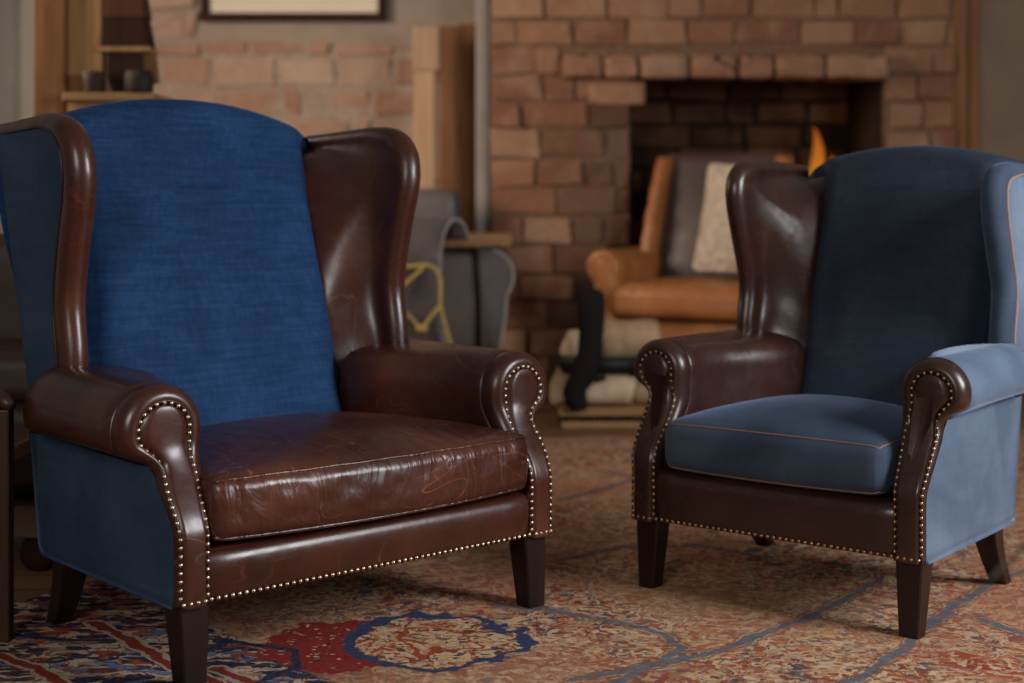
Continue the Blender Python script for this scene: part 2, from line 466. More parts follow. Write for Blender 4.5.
def wing_chair(name, label, P, loc, rz):
    root = thing(name, label, 'armchair', loc, rz)
    nails = []
    zb = P['zb']
    for s in (-1, 1):
        k = 'L' if s < 0 else 'R'
        make_arm(P, s, root, P['m_arm' + k], P['m_cuff'], P['m_face'], nails)
        make_wing(P, s, root, P['m_roll' + k], P['m_line' + k], P['m_out'], P['m_pipe'])
        # outer side panel of the body
        rows = []
        U = P['uo'] + .004
        ztop = P['scroll'][1] - P['scroll'][2] + .004
        prof_o = sorted([(b, a) for a, b in chains(P)[0] if b < ztop + .02])
        for a in range(15):
            z = zb + (ztop - zb) * a / 14
            v0 = vfront(z, P) + .020; v1 = interp(P['rear'], z)
            row = []
            U = interp(prof_o, z) + .004
            for b in range(21):
                t = b / 20
                vv = v0 + (v1 - v0) * t; va = vfront(z, P) + P['cuff']
                Uf = interp(prof_o, z) + .004; U = Uf + (P['uo'] + .004 - Uf) * ss(.1, .95, (vv - va) / (P['arm_back'] - va)) if vv > va else Uf
                bul = .006 * sin(pi * t) * sin(pi * a / 14)
                row.append((s * (U + bul - (.004 if b == 0 else 0)), v0 + (v1 - v0) * t, z))
            row.append((s * (P['uo'] - .026), v1 + .004, z))
            rows.append(row)
        U = P['uo'] + .004
        rows.insert(0, [(s * (abs(p[0]) - .02), p[1], p[2] + .002) for p in rows[0]])
        v, f = sheet(rows); sp_ = mobj('side_panel', v, f, P['m_side'], root, label=P['l_side'])
        pp = [(s * (U - .001), vfront(zb, P) + .022 + (interp(P['rear'], zb) - .03) * t / 12, zb) for t in range(13)]
        v, f = tube(pp, .0042, n=8); mobj('hem_piping', v, f, P['m_hem'], sp_)
    # front rail
    ui = P['ui']; zr = P['rail_top']; W = ui + .006
    prof = [(.05, zb), (.012, zb + .001), (.003, zb + .006), (-.001, zb + .03), (-.004, zb + .5 * (zr - zb)), (-.004, zr - .03), (.003, zr - .012), (.016, zr - .003), (.035, zr), (.08, zr - .004), (.12, zr - .012)]
    prof = [(p.x, p.y) for p in cr([(a, b, 0) for a, b in prof], 26)]
    rows = []
    for a in range(25):
        x = -W + 2 * W * a / 24; e = 1 - ss(.93, 1.0, abs(x) / W)
        rows.append([(x, v + .010 * (1 - e), z) for v, z in prof])
    v, f = sheet(rows); mobj('front_rail', v, f, P['m_rail'], root)
    rt = interp(P['rear'], zb)
    v, f = box(-W + .01, W - .01, .03, rt - .02, zb + .005, zr - .02); mobj('seat_deck', v, f, M['black_cloth'], root)
    # nails on the bottom edge
    L = 2 * (P['uo'] - .008); cnt = int(L / .0168)
    for a in range(cnt + 1):
        x = -L / 2 + L * a / cnt
        nails.append((Vector((x, (-.0065 if abs(x) > ui + .005 else -.001), zb + .0095)), 0))
    # seat cushion
    hw, v0, v1, z0, z1 = P['cush']; hh = (z1 - z0) / 2; hv = (v1 - v0) / 2
    def shape(q, p):
        a, b, c = q.x / hw, q.y / hv, q.z / hh
        q = q.copy()
        crown = P['crown'] * (1 - abs(a) ** 2.4) * (1 - abs(b) ** 2.6)
        if c > 0: q.z += crown * min(1, c * 1.2)
        else: q.z -= .004 * (1 - a * a)
        if b < 0: q.y -= P['bulge'] * (1 - a * a) * (-b) ** 2 * 1.0 + .008 * (1 - c * c) * (-b) ** 3
        # sides taper toward the back
        q.x *= 1 - P['ctap'] * ss(-.7, 1, b)
        if P['wrk'] and b < -.6:
            q.y += P['wrk'] * (sin(q.x * 55 + 9 * c) * .5 + sin(q.x * 31 - 6 * c + 1)) * (1 - c * c) * ss(-.6, -.95, b)
            q.z += P['wrk'] * .7 * sin(q.x * 43 + 2) * max(0, c) * ss(-.6, -.95, b)
        return q
    C = (0, (v0 + v1) / 2, (z0 + z1) / 2)
    v, f = rounded((hw, hv, hh), P['crad'], C, shape, n=60 if P['wrk'] else 26, edge=.93)
    cu_ = mobj('seat_cushion', v, f, P['m_cush'], root, merge=.0003)
    mp = rbox_map((hw, hv, hh), P['crad'])
    for c in (1, -1):
        path = []
        for t in range(41): path.append((-1 + 2 * t / 40, -1, c))
        for t in range(1, 25): path.append((1, -1 + 2 * t / 24, c))
        for t in range(1, 25): path.append((1 - 2 * t / 24, 1, c))
        for t in range(1, 24): path.append((-1, 1 - 2 * t / 24, c))
        pts = []
        for p in path:
            q = mp(p)
            q = shape(q, p) + Vector(C)
            pts.append(q)
        v, f = tube(pts, P['cpr'], closed=True, n=8); mobj('cushion_piping', v, f, P['m_cpipe'], cu_)
    # backrest
    (vb0, zb0), (vb1, zb1) = P['bfront']; hw0, hw1 = P['bhw']; zc, zj = P['btop']; thick = P['bthick']
    rows = []
    na, nf = 33, 26
    for ia in range(na):
        a = -1 + 2 * ia / (na - 1)
        zt = zc - (zc - zj) * abs(a) ** 2.2
        col = []
        def fv(z): 
            return vb0 + (vb1 - vb0) * (z - zb0) / (zb1 - zb0)
        rr = .045
        edge = .05 * ss(.80, 1.0, abs(a)) ** 1.5
        crown = P['bcrown'] * (1 - a * a)
        for k in range(nf):
            z = zb0 - .08 + (zt - rr - zb0 + .08) * k / (nf - 1)
            h = (k / (nf - 1))
            col.append((z, fv(z) + edge - crown * sin(pi * min(1, .12 + h * .85)) ))
        vt = fv(zt - rr) + edge - crown * sin(pi * .97)
        for d in range(15, 181, 15):
            w = thick / 2
            col.append((zt - rr + rr * sin(radians(d)), vt + w - w * cos(radians(d))))
        vr = vt + thick
        for k in range(1, 9):
            z = (zt - rr) - (zt - rr - zb) * k / 8
            col.append((z, max(interp(P['rear'], z), 0) if k > 2 else vr + (interp(P['rear'], z) - vr) * k / 3))
        row = []
        for i, (z, v) in enumerate(col):
            hw_ = hw0 + (hw1 - hw0) * max(0, min(1, (z - zb0) / (zb1 - zb0)))
            ext = ss(nf, nf + 12, i)
            hx = hw_ + (P['uo'] - .02 - hw_) * ext
            bxo = (P['bx'][0] + (P['bx'][1] - P['bx'][0]) * max(0, min(1, (z - zb0) / (zb1 - zb0)))) * (1 - ext)
            row.append((a * hx + bxo, v, z))
        rows.append(row)
    # lower rear rows must sit outside the wings' rear edge
    v, f = sheet(rows); mobj('backrest', v, f, P['m_back'], root, label=P['l_back'])
    # legs
    def leg(x0, y0, x1, y1, h, wt, wb, curve=0.0):
        rings = []
        for k in range(9):
            t = k / 8; w = (wt + (wb - wt) * t) / 2
            cx = x0 + (x1 - x0) * t; cy = y0 + (y1 - y0) * (t ** (1 + curve)); z = h * (1 - t)
            b = .12 * w
            z = h * (1 - t) - H * t
            rings.append([(cx + sx * w - (b * sx if q else 0), cy + sy * w - (0 if q else b * sy), z)
                          for sx, sy, qs in ((-1, -1, (0, 1)), (1, -1, (1, 0)), (1, 1, (0, 1)), (-1, 1, (1, 0))) for q in qs])
        v, f = loft(rings); return mobj('leg', v, f, M['leg'], root, smooth=False)
    for s in (-1, 1):
        leg(s * P['legx'], .045, s * (P['legx'] + .0), .030, zb + .006, P['legw'][0], P['legw'][1])
        leg(s * (P['legx'] - .01), interp(P['rear'], zb) - .055, s * (P['legx'] - .01), interp(P['rear'], zb) + P['rake'], zb + .006, P['legw'][0] * .95, P['legw'][1] * .9, .6)
    # nail heads
    me = nail_mesh(P['m_nail'])
    near = P['near']
    nails.sort(key=lambda q: (q[0] - Vector(near)).length)
    for q, slant in nails[:100]:
        o = bpy.data.objects.new('nail_head', me); COL.objects.link(o); o.parent = root
        o.location = q; 
        sl = (vfront(q.z + .004, P) - vfront(q.z - .004, P)) / .008
        o.rotation_euler = (-math.atan(sl), 0, 0)
    mb = MB()
    bv = [x.co.copy() for x in me.vertices]; bf = [tuple(p.vertices) for p in me.polygons]
    for q, slant in nails[100:]:
        sl = (vfront(q.z + .004, P) - vfront(q.z - .004, P)) / .008
        R = Matrix.Rotation(-math.atan(sl), 3, 'X')
        mb.add([R @ x + q for x in bv], bf)
    tag(mb.obj('nail_heads', P['m_nail'], root), kind='stuff')
    return root

PA = dict(zb=.150, uo=.523, ui=.452, ruf=.021, scroll=(.507, .505, .077), slant=(.30, .47, .09), cuff=.052, arm_back=.575, taper=.13,
          rail_top=.262, rear=[(.15, .665), (.47, .73), (.68, .82), (1.18, .95)],
          wing=[(0.57, 0.5), (0.535, 0.56), (0.535, 0.64), (0.55, 0.75), (0.525, 0.88), (0.492, 1.0), (0.485, 1.07), (0.508, 1.14), (0.57, 1.187), (0.67, 1.2), (0.77, 1.196), (0.89, 1.19), (1.0, 1.185)],
          woff=((.01, 0), (.022, 0)), wing_u=.480, rho=[(0, .032), (.4, .037), (.60, .036), (.72, .030), (1, .022)], flare=[(0, 0), (.4, 0), (.62, .012), (1, 0)], welt_d=.058,
          so=((.517, .725, .46), (.505, .975, 1.17)), siR=((.285, .64, .48), (.315, .96, 1.17)), siL=((.40, .66, .48), (.36, .97, 1.17)), bx=(-.045, -.022),
          cush=(.446, -.006, .60, .272, .412), crown=.045, bulge=.035, ctap=.22, crad=.030, wrk=.0009, cpr=.0042,
          bfront=((.555, .42), (.86, 1.20)), bhw=(.360, .385), btop=(1.268, 1.175), bthick=.13, bcrown=.045,
          legx=.480, legw=(.072, .052), rake=.015, near=(-.5, 0, .3),
          m_armL=M['leather_a'], m_armR=M['leather_a'], m_cuff=M['leather_a'], m_face=M['leather_a'], m_welt=M['piping_brown'],
          m_rollL=M['leather_a'], m_rollR=M['leather_a'], m_lineL=M['leather_a'], m_lineR=M['leather_a'], m_out=M['blue_side'],
          m_pipe=M['piping_brown'], m_side=M['blue_side'], m_hem=M['piping_blue'], m_rail=M['leather_a'], m_cush=M['leather_seat'],
          m_cpipe=M['leather_seat'], m_back=M['blue_linen'], m_nail=M['brass'], l_back='bright blue linen backrest', l_side='muted blue velvet side panel')
PB = dict(PA)
PB.update(zb=.150, uo=.401, ui=.329, ruf=.016, scroll=(.384, .535, .066), slant=(.31, .47, .09), cuff=.046, arm_back=.58, taper=.11,
          rail_top=.285, rear=[(.15, .59), (.47, .645), (.68, .70), (1.12, .86)],
          wing=[(0.58, 0.5), (0.535, 0.57), (0.53, 0.64), (0.545, 0.74), (0.515, 0.844), (0.48, 0.944), (0.467, 1.014), (0.483, 1.069), (0.53, 1.102), (0.62, 1.11), (0.72, 1.108), (0.82, 1.104), (0.92, 1.1)],
          woff=((0, 0), (.025, -.018)), wing_u=.372, rho=[(0, .026), (.4, .030), (.60, .031), (.72, .028), (1, .02)], flare=[(0, 0), (1, 0)], welt_d=.055,
          so=((.395, .64, .46), (.39, .91, 1.10)), siL=((.205, .60, .48), (.215, .88, 1.10)), siR=((.30, .64, .48), (.27, .90, 1.10)), bx=(.036, .018),
          cush=(.306, -.004, .55, .290, .420), crown=.052, bulge=.012, ctap=.2, crad=.034, wrk=0, cpr=.0018,
          bfront=((.55, .43), (.80, 1.08)), bhw=(.262, .278), btop=(1.150, 1.095), bthick=.12, bcrown=.035,
          legx=.362, legw=(.068, .047), rake=.05, near=(.4, 0, .3),
          m_armL=M['leather_b'], m_armR=M['sky_velvet'], m_cuff=M['leather_b'], m_face=M['leather_b'],
          m_rollL=M['leather_b'], m_rollR=M['seat_blue'], m_lineL=M['leather_b'], m_lineR=M['navy'], m_out=M['sky_velvet'],
          m_pipe=M['piping_tan'], m_side=M['sky_velvet'], m_hem=M['sky_velvet'], m_rail=M['leather_b'], m_cush=M['seat_blue'],
          m_cpipe=M['stitch_tan'], m_back=M['navy'], m_nail=M['brass_dark'], l_back='dark navy velvet backrest', l_side='light blue velvet side panel')
wing_chair('wingback_armchair', 'large wingback armchair with brown leather cushion and bright blue back', PA, (-.292, 3.380, 0), radians(41.6))
wing_chair('wingback_armchair', 'smaller wingback armchair with slate blue seat cushion and light blue velvet side', PB, (.6316, 3.6586, 0), radians(-38.2))
exec_bg = True

# ------------------------------------------------------------------ rug
def rug_material():
    m, nt, b = new_mat('persian_rug'); N = NT(nt); co = N.coord()
    # hand-knotted wobble of the drawing
    wob = N.n('ShaderNodeVectorMath', operation='SCALE'); N.set(wob.inputs[0], N.vmath('SUBTRACT', N.noise(co, 9, 3, .55, 0, 'Color'), (.5, .5, .5))); wob.inputs['Scale'].default_value = .07
    p = N.vmath('ADD', co, wob.outputs[0])
    wob2 = N.n('ShaderNodeVectorMath', operation='SCALE'); N.set(wob2.inputs[0], N.vmath('SUBTRACT', N.noise(co, 38, 2, .5, 0, 'Color'), (.5, .5, .5))); wob2.inputs['Scale'].default_value = .022
    pf = N.vmath('ADD', p, wob2.outputs[0])
    # segment distance group
    g = bpy.data.node_groups.new('segment', 'ShaderNodeTree')
    for nm, ty in (('P', 'NodeSocketVector'), ('A', 'NodeSocketVector'), ('B', 'NodeSocketVector')): g.interface.new_socket(nm, in_out='INPUT', socket_type=ty)
    g.interface.new_socket('D', in_out='OUTPUT', socket_type='NodeSocketFloat')
    G = NT(g); gi = g.nodes.new('NodeGroupInput'); go = g.nodes.new('NodeGroupOutput')
    pa = G.vmath('SUBTRACT', gi.outputs[0], gi.outputs[1]); ba = G.vmath('SUBTRACT', gi.outputs[2], gi.outputs[1])
    h = G.math('DIVIDE', G.vmath('DOT_PRODUCT', pa, ba, out='Value'), G.vmath('DOT_PRODUCT', ba, ba, out='Value'), clamp=True)
    sc = G.n('ShaderNodeVectorMath', operation='SCALE'); G.set(sc.inputs[0], ba); G.set(sc.inputs['Scale'], h)
    d = G.vmath('LENGTH', G.vmath('SUBTRACT', pa, sc.outputs[0]), out='Value')
    g.links.new(d, go.inputs[0])
    flat = N.vmath('MULTIPLY', p, (1, 1, 0))
    flatf = N.vmath('MULTIPLY', pf, (1, 1, 0))
    def W(px, py): s = (py - 200.0); return ((px - 512) * 1.018 / s, 1480 * 1.018 / s, 0)     # floor point seen there, in metres
    def dist(paths):
        cur = None
        for path in paths:
            pts = [W(*q) for q in path]
            for a, c in zip(pts, pts[1:]):
                nd = nt.nodes.new('ShaderNodeGroup'); nd.node_tree = g
                N.set(nd.inputs[0], flat); nd.inputs[1].default_value = a; nd.inputs[2].default_value = c
                cur = nd.outputs[0] if cur is None else N.math('MINIMUM', cur, nd.outputs[0])
        return cur
    # scattered flowers and leaves: several voronoi families
    cream = (.60, .41, .25); sand = (.52, .235, .095); rust = (.34, .058, .028); slate = (.050, .062, .100); pale = (.46, .30, .20); brown = (.12, .042, .020); red = (.23, .016, .017); navy = (.012, .022, .062); pblue = (.10, .16, .26)
    v1 = N.voro(N.mapping(pf, (1, 1, 0)), 21, 'F1', 'Color'); sep = N.n('ShaderNodeSeparateColor', i_0=v1)
    e1 = N.voro(N.mapping(pf, (1, 1, 0)), 21, 'DISTANCE_TO_EDGE'); f1 = N.voro(N.mapping(pf, (1, 1, 0)), 21, 'F1')
    v2 = N.voro(N.mapping(pf, (1, 1.3, 0), (0, 0, .6), (3, 1, 0)), 58, 'F1', 'Color'); sep2 = N.n('ShaderNodeSeparateColor', i_0=v2)
    f2 = N.voro(N.mapping(pf, (1, 1.3, 0), (0, 0, .6), (3, 1, 0)), 58, 'F1')
    e2 = N.voro(N.mapping(pf, (1, 1.3, 0), (0, 0, .6), (3, 1, 0)), 58, 'DISTANCE_TO_EDGE')
    field = N.ramp(sep.outputs[0], [(0, sand), (.2, cream), (.4, pale), (.52, rust), (.66, sand), (.8, cream), (.93, slate)], 'CONSTANT')
    small = N.ramp(sep2.outputs[1], [(0, cream), (.16, rust), (.32, sand), (.48, slate), (.6, pale), (.76, brown), (.88, cream)], 'CONSTANT')
    field = N.mix(N.math('GREATER_THAN', sep2.outputs[0], .42), field, small)
    # flower centres in the big cells, petals ringed
    ring = N.math('MULTIPLY', N.math('GREATER_THAN', f1, .10), N.math('LESS_THAN', f1, .2))
    field = N.mix(N.math('MULTIPLY', ring, .6), field, N.ramp(sep.outputs[1], [(0, rust), (.4, cream), (.7, slate)], 'CONSTANT'))
    field = N.mix(N.mr(e2, .0, .06, .5, 0), field, brown)
    field = N.mix(N.mr(e1, .0, .02, .6, 0), field, (.10, .05, .035))
    def vine(scale, lvl, wd, off, dist_=.8):
        q = N.noise(N.vmath('ADD', pf, off), scale, 2, .45, dist_)
        fr = N.math('FRACT', N.math('MULTIPLY', q, lvl))
        return N.mr(N.math('ABSOLUTE', N.math('SUBTRACT', fr, .5)), wd, wd * 1.5, 1, 0)
    field = N.mix(N.math('MULTIPLY', vine(7, 8, .05, (1, 1, 0)), .85), field, (.085, .040, .028))
    field = N.mix(N.math('MULTIPLY', vine(4, 9, .07, (5, 1, 0), 1.5), .8), field, (.24, .045, .025))
    field = N.mix(N.math('MULTIPLY', vine(5, 7, .05, (2, 7, 0), 1.2), .8), field, (.050, .065, .105))
    field = N.mix(N.math('MULTIPLY', vine(6, 6, .06, (8, 3, 0), 1.4), .8), field, (.62, .47, .32))
    # broad colour drift of the old wool
    drift = N.noise(co, 1.5, 3, .5)
    field = N.mix(N.mr(N.noise(N.vmath('ADD', co, (2, 6, 0)), 3.4, 3, .6), .52, .58, 0, .6), field, N.mix(N.math('GREATER_THAN', sep2.outputs[0], .6), (.27, .035, .022), cream))
    field = N.mix(N.mr(drift, .42, .62, 0, .45), field, (.50, .29, .16))
    field = N.mix(N.mr(N.noise(N.vmath('ADD', co, (5, 2, 0)), 2.3, 3, .5), .5, .66, 0, .45), field, (.36, .12, .065))
    # left border: ink leaves on cream
    lf = N.mapping(pf, (1.0, 2.3, 0), (0, 0, .35), (0, 0, 0))
    lv = N.voro(lf, 15, 'F1'); lc = N.n('ShaderNodeSeparateColor', i_0=N.voro(lf, 15, 'F1', 'Color'))
    leaf = N.math('LESS_THAN', lv, .60)
    border = N.ramp(lc.outputs[0], [(0, navy), (.45, (.03, .035, .05)), (.58, rust), (.74, (.33, .22, .14)), (.86, pblue)], 'CONSTANT')
    border = N.mix(leaf, (.50, .38, .26), border)
    border = N.mix(N.math('MULTIPLY', vine(8, 7, .09, (4, 4, 0), 1.2), .9), border, (.016, .024, .055))
    border = N.mix(N.math('MULTIPLY', vine(6, 6, .06, (9, 4, 0), 1.2), .8), border, (.24, .04, .03))
    border = N.mix(N.math('MULTIPLY', N.math('LESS_THAN', lv, .16), N.math('GREATER_THAN', lc.outputs[1], .5)), border, (.35, .24, .15))
    bz = N.math('SUBTRACT', 1.0, N.math('GREATER_THAN', N.vmath('DOT_PRODUCT', p, (.77, .64, 0), out='Value'), 1.55))
    # boundary of border: right of the line through the two stripe points
    sepc = N.n('ShaderNodeSeparateXYZ', i_0=flat)
    bmask = N.mr(N.math('ADD', N.math('MULTIPLY', sepc.outputs[0], .77), N.math('MULTIPLY', sepc.outputs[1], .64)), 1.70, 1.72, 1, 0)
    col = N.mix(bmask, field, border)
    # red medallion near the big chair
    A = W(338, 645)
    dm = N.vmath('LENGTH', N.vmath('MULTIPLY', N.vmath('SUBTRACT', flatf, A), (1.0, .9, 0)), out='Value')
    dm2 = N.vmath('LENGTH', N.vmath('MULTIPLY', N.vmath('SUBTRACT', flatf, W(435, 640)), (.95, .9, 0)), out='Value')
    dm2w = N.math('ADD', dm2, N.math('MULTIPLY', N.noise(co, 9, 3, .6), .16))
    redc = N.mix(N.math('MULTIPLY', N.math('LESS_THAN', f2, .33), N.math('GREATER_THAN', sep2.outputs[0], .45)), red, N.ramp(sep2.outputs[1], [(0, pale), (.4, pblue), (.6, cream), (.85, navy)], 'CONSTANT'))
    col = N.mix(N.mr(N.math('ADD', dm, N.math('MULTIPLY', N.noise(co, 11, 3, .6), .12)), .235, .24, 1, 0), col, redc)
    cloud = N.mix(N.math('GREATER_THAN', sep2.outputs[0], .35), cream, small)
    cloud = N.mix(N.math('MULTIPLY', vine(11, 7, .08, (3, 9, 0), 1.0), .85), cloud, (.20, .06, .035))
    cloud = N.mix(N.math('MULTIPLY', N.math('GREATER_THAN', dm2w, .16), N.math('LESS_THAN', dm2w, .175)), cloud, rust)
    col = N.mix(N.mr(dm2w, .25, .255, 1, 0), col, cloud)
    col = N.mix(N.mr(N.math('ABSOLUTE', N.math('SUBTRACT', dm2w, .268)), .012, .018, 1, 0), col, (.020, .042, .11))
    # bands
    reds = dist([[(92, 622), (135, 642), (185, 670), (215, 683)], [(215, 668), (250, 683), (275, 700)], [(0, 655), (35, 668), (70, 690)]])
    col = N.mix(N.mr(reds, .010, .013, 1, 0), col, (.20, .022, .018))
    cre = N.math('MULTIPLY', N.math('GREATER_THAN', reds, .013), N.math('LESS_THAN', reds, .022))
    col = N.mix(cre, col, (.40, .31, .22))
    ink = dist([[(195, 655), (230, 640), (290, 650), (300, 668), (260, 683)], [(100, 640), (60, 640), (0, 632)]])
    col = N.mix(N.mr(ink, .010, .014, 1, 0), col, navy)
    blues = dist([[(500, 606), (545, 608), (587, 617), (630, 624), (662, 634), (684, 647), (660, 664), (620, 673), (575, 678)],
                  [(600, 690), (650, 668), (712, 652), (782, 627), (832, 605), (880, 580)],
                  [(840, 690), (868, 672), (897, 655), (918, 635), (945, 612), (987, 585), (1024, 570)],
                  [(560, 560), (620, 548), (700, 545), (760, 556)], [(600, 470), (640, 478), (600, 490), (560, 500)], [(980, 620), (1040, 640)]])
    col = N.mix(N.mr(blues, .010, .016, .85, 0), col, N.mix(N.noise(co, 30, 3), (.045, .065, .105), (.13, .155, .19)))
    edge = N.math('MULTIPLY', N.math('GREATER_THAN', blues, .018), N.math('LESS_THAN', blues, .024))
    col = N.mix(N.math('MULTIPLY', edge, .7), col, (.20, .07, .045))
    # worn pile
    col = N.mix(N.mr(N.noise(co, 90, 3, .6), .35, .7, 0, .2), col, N.mix(.7, col, (.30, .20, .13)))
    col = N.mix(N.mr(N.noise(N.mapping(co, (160, 40, 1)), 1, 3, .6), .4, .75, 0, .35), col, (.12, .075, .05))
    nt.links.new(col, b.inputs['Base Color'])
    b.inputs['Roughness'].default_value = 1.0; b.inputs['Specular IOR Level'].default_value = .0
    hh = N.math('ADD', N.noise(co, 260, 2), N.math('MULTIPLY', N.noise(N.mapping(co, (60, 220, 1)), 1, 3), .8))
    bn = N.bump(hh, .5, .003); bn = N.bump(N.noise(co, 10, 3), .35, .012, bn)
    nt.links.new(bn, b.inputs['Normal'])
    return m
corners = [(-3.2, -.3), (-1.42, 3.42), (.10, 6.35), (1.7, 6.55), (3.6, 6.6), (3.6, -.3)]
def inset_poly():
    bm = bmesh.new()
    vs = [bm.verts.new((x, y, .009)) for x, y in corners]
    fc = bm.faces.new(vs)
    r = bmesh.ops.extrude_face_region(bm, geom=[fc])
    for e in r['geom']:
        if isinstance(e, bmesh.types.BMVert): e.co.z = .001
    bmesh.ops.recalc_face_normals(bm, faces=bm.faces)
    me = bpy.data.meshes.new('persian_rug'); bm.to_mesh(me); bm.free(); return me
me = inset_poly(); me.materials.append(rug_material())
rug = bpy.data.objects.new('persian_rug', me); COL.objects.link(rug)
mm = rug.modifiers.new('b', 'BEVEL'); mm.width = .004; mm.segments = 2
tag(rug, 'worn patterned rug in rust, cream and blue under both wingback armchairs', 'rug')
# the chairs stand on the pile
for o in list(COL.objects):
    if o.name.startswith('wingback_armchair') and o.parent is None: o.location.z = .009 + H

# ------------------------------------------------------------------ setting
def floor_mat():
    m, nt, b = new_mat('wood_floor'); N = NT(nt); co = N.coord()
    br = N.n('ShaderNodeTexBrick', i_0=co); br.offset = .37
    for k, v in (('Scale', 1.0), ('Mortar Size', .004), ('Brick Width', 1.7), ('Row Height', .15), ('Mortar Smooth', .2)): br.inputs[k].default_value = v
    br.inputs['Color1'].default_value = (.17, .085, .04, 1); br.inputs['Color2'].default_value = (.25, .13, .062, 1); br.inputs['Mortar'].default_value = (.03, .016, .01, 1)
    g = N.noise(N.mapping(co, (1.5, 22, 1)), 1.5, 5, .6, .5)
    c = N.mix(N.mr(g, .35, .7, 0, .5), br.outputs[0], (.09, .045, .022))
    nt.links.new(c, b.inputs['Base Color']); b.inputs['Roughness'].default_value = .42
    nt.links.new(N.bump(g, .15, .004), b.inputs['Normal'])
    return m
v, f = box(-5, 5.5, -2.5, 10, -.1, 0)
tag(mobj('floor', v, f, floor_mat(), smooth=False), kind='structure')

def plaster(name, col):
    return plain(name, col, .9, .10, 5, bump=.35, spec=.15)
M['plaster'] = plaster('grey_plaster', (.23, .18, .14))
M['plaster_left'] = plaster('cool_grey_plaster', (.20, .18, .16))
M['plaster_right'] = plaster('beige_plaster', (.27, .195, .135))
M['mortar'] = plain('mortar', (.25, .19, .145), .95, .2, 30, bump=.5, spec=.1)
M['mortar_dark'] = plain('brown_mortar', (.15, .088, .056), .95, .3, 30, bump=.5, spec=.1)
M['soot_mortar'] = plain('sooty_mortar', (.022, .013, .009), .95, .3, 30, bump=.5, spec=.1)

def brick_mat(name, stops, scale=14):
    m, nt, b = new_mat(name); N = NT(nt); co = N.coord()
    at = N.n('ShaderNodeAttribute', attribute_name='tone')
    c = N.ramp(at.outputs['Fac'], stops)
    n1 = N.noise(co, scale, 6, .65, .4)
    n2 = N.noise(co, 5, 4, .6, .6)
    c = N.mix(N.mr(n1, .3, .7, 0, .6), c, N.mix(.65, c, stops[0][1]))
    c = N.mix(N.mr(n2, .45, .65, 0, .5), c, stops[-1][1])
    c = N.mix(N.mr(N.noise(co, 2.2, 4, .6), .42, .62, 0, .35), c, stops[0][1])
    so = N.n('ShaderNodeAttribute', attribute_name='soot')
    c = N.mix(N.math('MULTIPLY', so.outputs['Fac'], N.mr(n2, .3, .7, .75, 1)), c, (.022, .012, .008))
    nt.links.new(c, b.inputs['Base Color']); b.inputs['Roughness'].default_value = .88; b.inputs['Specular IOR Level'].default_value = .2
    nt.links.new(N.bump(n1, .6, .02), b.inputs['Normal'])
    return m
M['brick'] = brick_mat('fireplace_brick', [(0, (.17, .075, .042)), (.35, (.23, .108, .060)), (.65, (.27, .14, .082)), (.9, (.34, .20, .115)), (1, (.30, .19, .125))])
M['brick_wall'] = brick_mat('pale_wall_brick', [(0, (.22, .105, .068)), (.3, (.27, .155, .105)), (.7, (.31, .20, .14)), (1, (.33, .245, .18))])
M['brick_soot'] = brick_mat('sooty_brick', [(0, (.014, .008, .006)), (.4, (.05, .024, .013)), (.75, (.10, .048, .022)), (1, (.15, .075, .033))])

def bricks(name, mat, parent, x0, x1, z0, z1, y, course, lens, gap=.014, holes=(), prot=.02, skip=.0, rough=.006, seed=1, tone=None, depth=.07, soot=None):
    soot_shade_v = []
    rnd = random.Random(seed); mb = MB()
    z = z0; row = 0
    while z < z1 - min(.08, course * .5):
        h = course * rnd.uniform(.9, 1.1)
        if z1 - z < course * 1.35: h = z1 - z
        x = x0 - (lens[0] * .5 if row % 2 else 0) * rnd.uniform(.6, 1)
        while x < x1:
            L = rnd.uniform(*lens) * (.5 if rnd.random() < .18 else 1)
            a, b = max(x, x0), min(x + L, x1)
            segs = [(a, b)]
            for (hx0, hx1, hz0, hz1) in holes:
                ns = []
                for (p, q) in segs:
                    if z + h * .5 > hz0 and z + h * .5 < hz1 and q > hx0 and p < hx1:
                        if p < hx0: ns.append((p, hx0))
                        if q > hx1: ns.append((hx1, q))
                    else: ns.append((p, q))
                segs = ns
            for (p, q) in segs:
                if q - p > .035:
                    j = lambda s=rough: rnd.uniform(-s, s)
                    py = y - prot * rnd.uniform(.4, 1.2)
                    v, f = box(p + gap / 2, q - gap / 2, py, y + depth, z + gap / 2, z + h - gap / 2)
                    v = [(a_ + j(), b_ + (j() if b_ < y else 0), c_ + j()) for a_, b_, c_ in v]
                    t = rnd.random() if tone is None else tone(rnd)
                    mb.add(v, f, t)
                    sx_ = soot(((p + q) / 2), z + h / 2, rnd) if soot else 0
                    soot_shade_v += [sx_] * 6
            x += L
        z += h; row += 1
    me = bpy.data.meshes.new(name); me.from_pydata(mb.v, [], mb.f)
    at = me.attributes.new('tone', 'FLOAT', 'FACE'); at.data.foreach_set('value', mb.tone)
    at = me.attributes.new('soot', 'FLOAT', 'FACE'); at.data.foreach_set('value', soot_shade_v)
    bm = bmesh.new(); bm.from_mesh(me); bmesh.ops.recalc_face_normals(bm, faces=bm.faces); bm.to_mesh(me); bm.free()
    me.materials.append(mat)
    o = bpy.data.objects.new(name, me); COL.objects.link(o); o.parent = parent
    m = o.modifiers.new('b', 'BEVEL'); m.width = .012; m.segments = 2; m.limit_method = 'ANGLE'
    return o

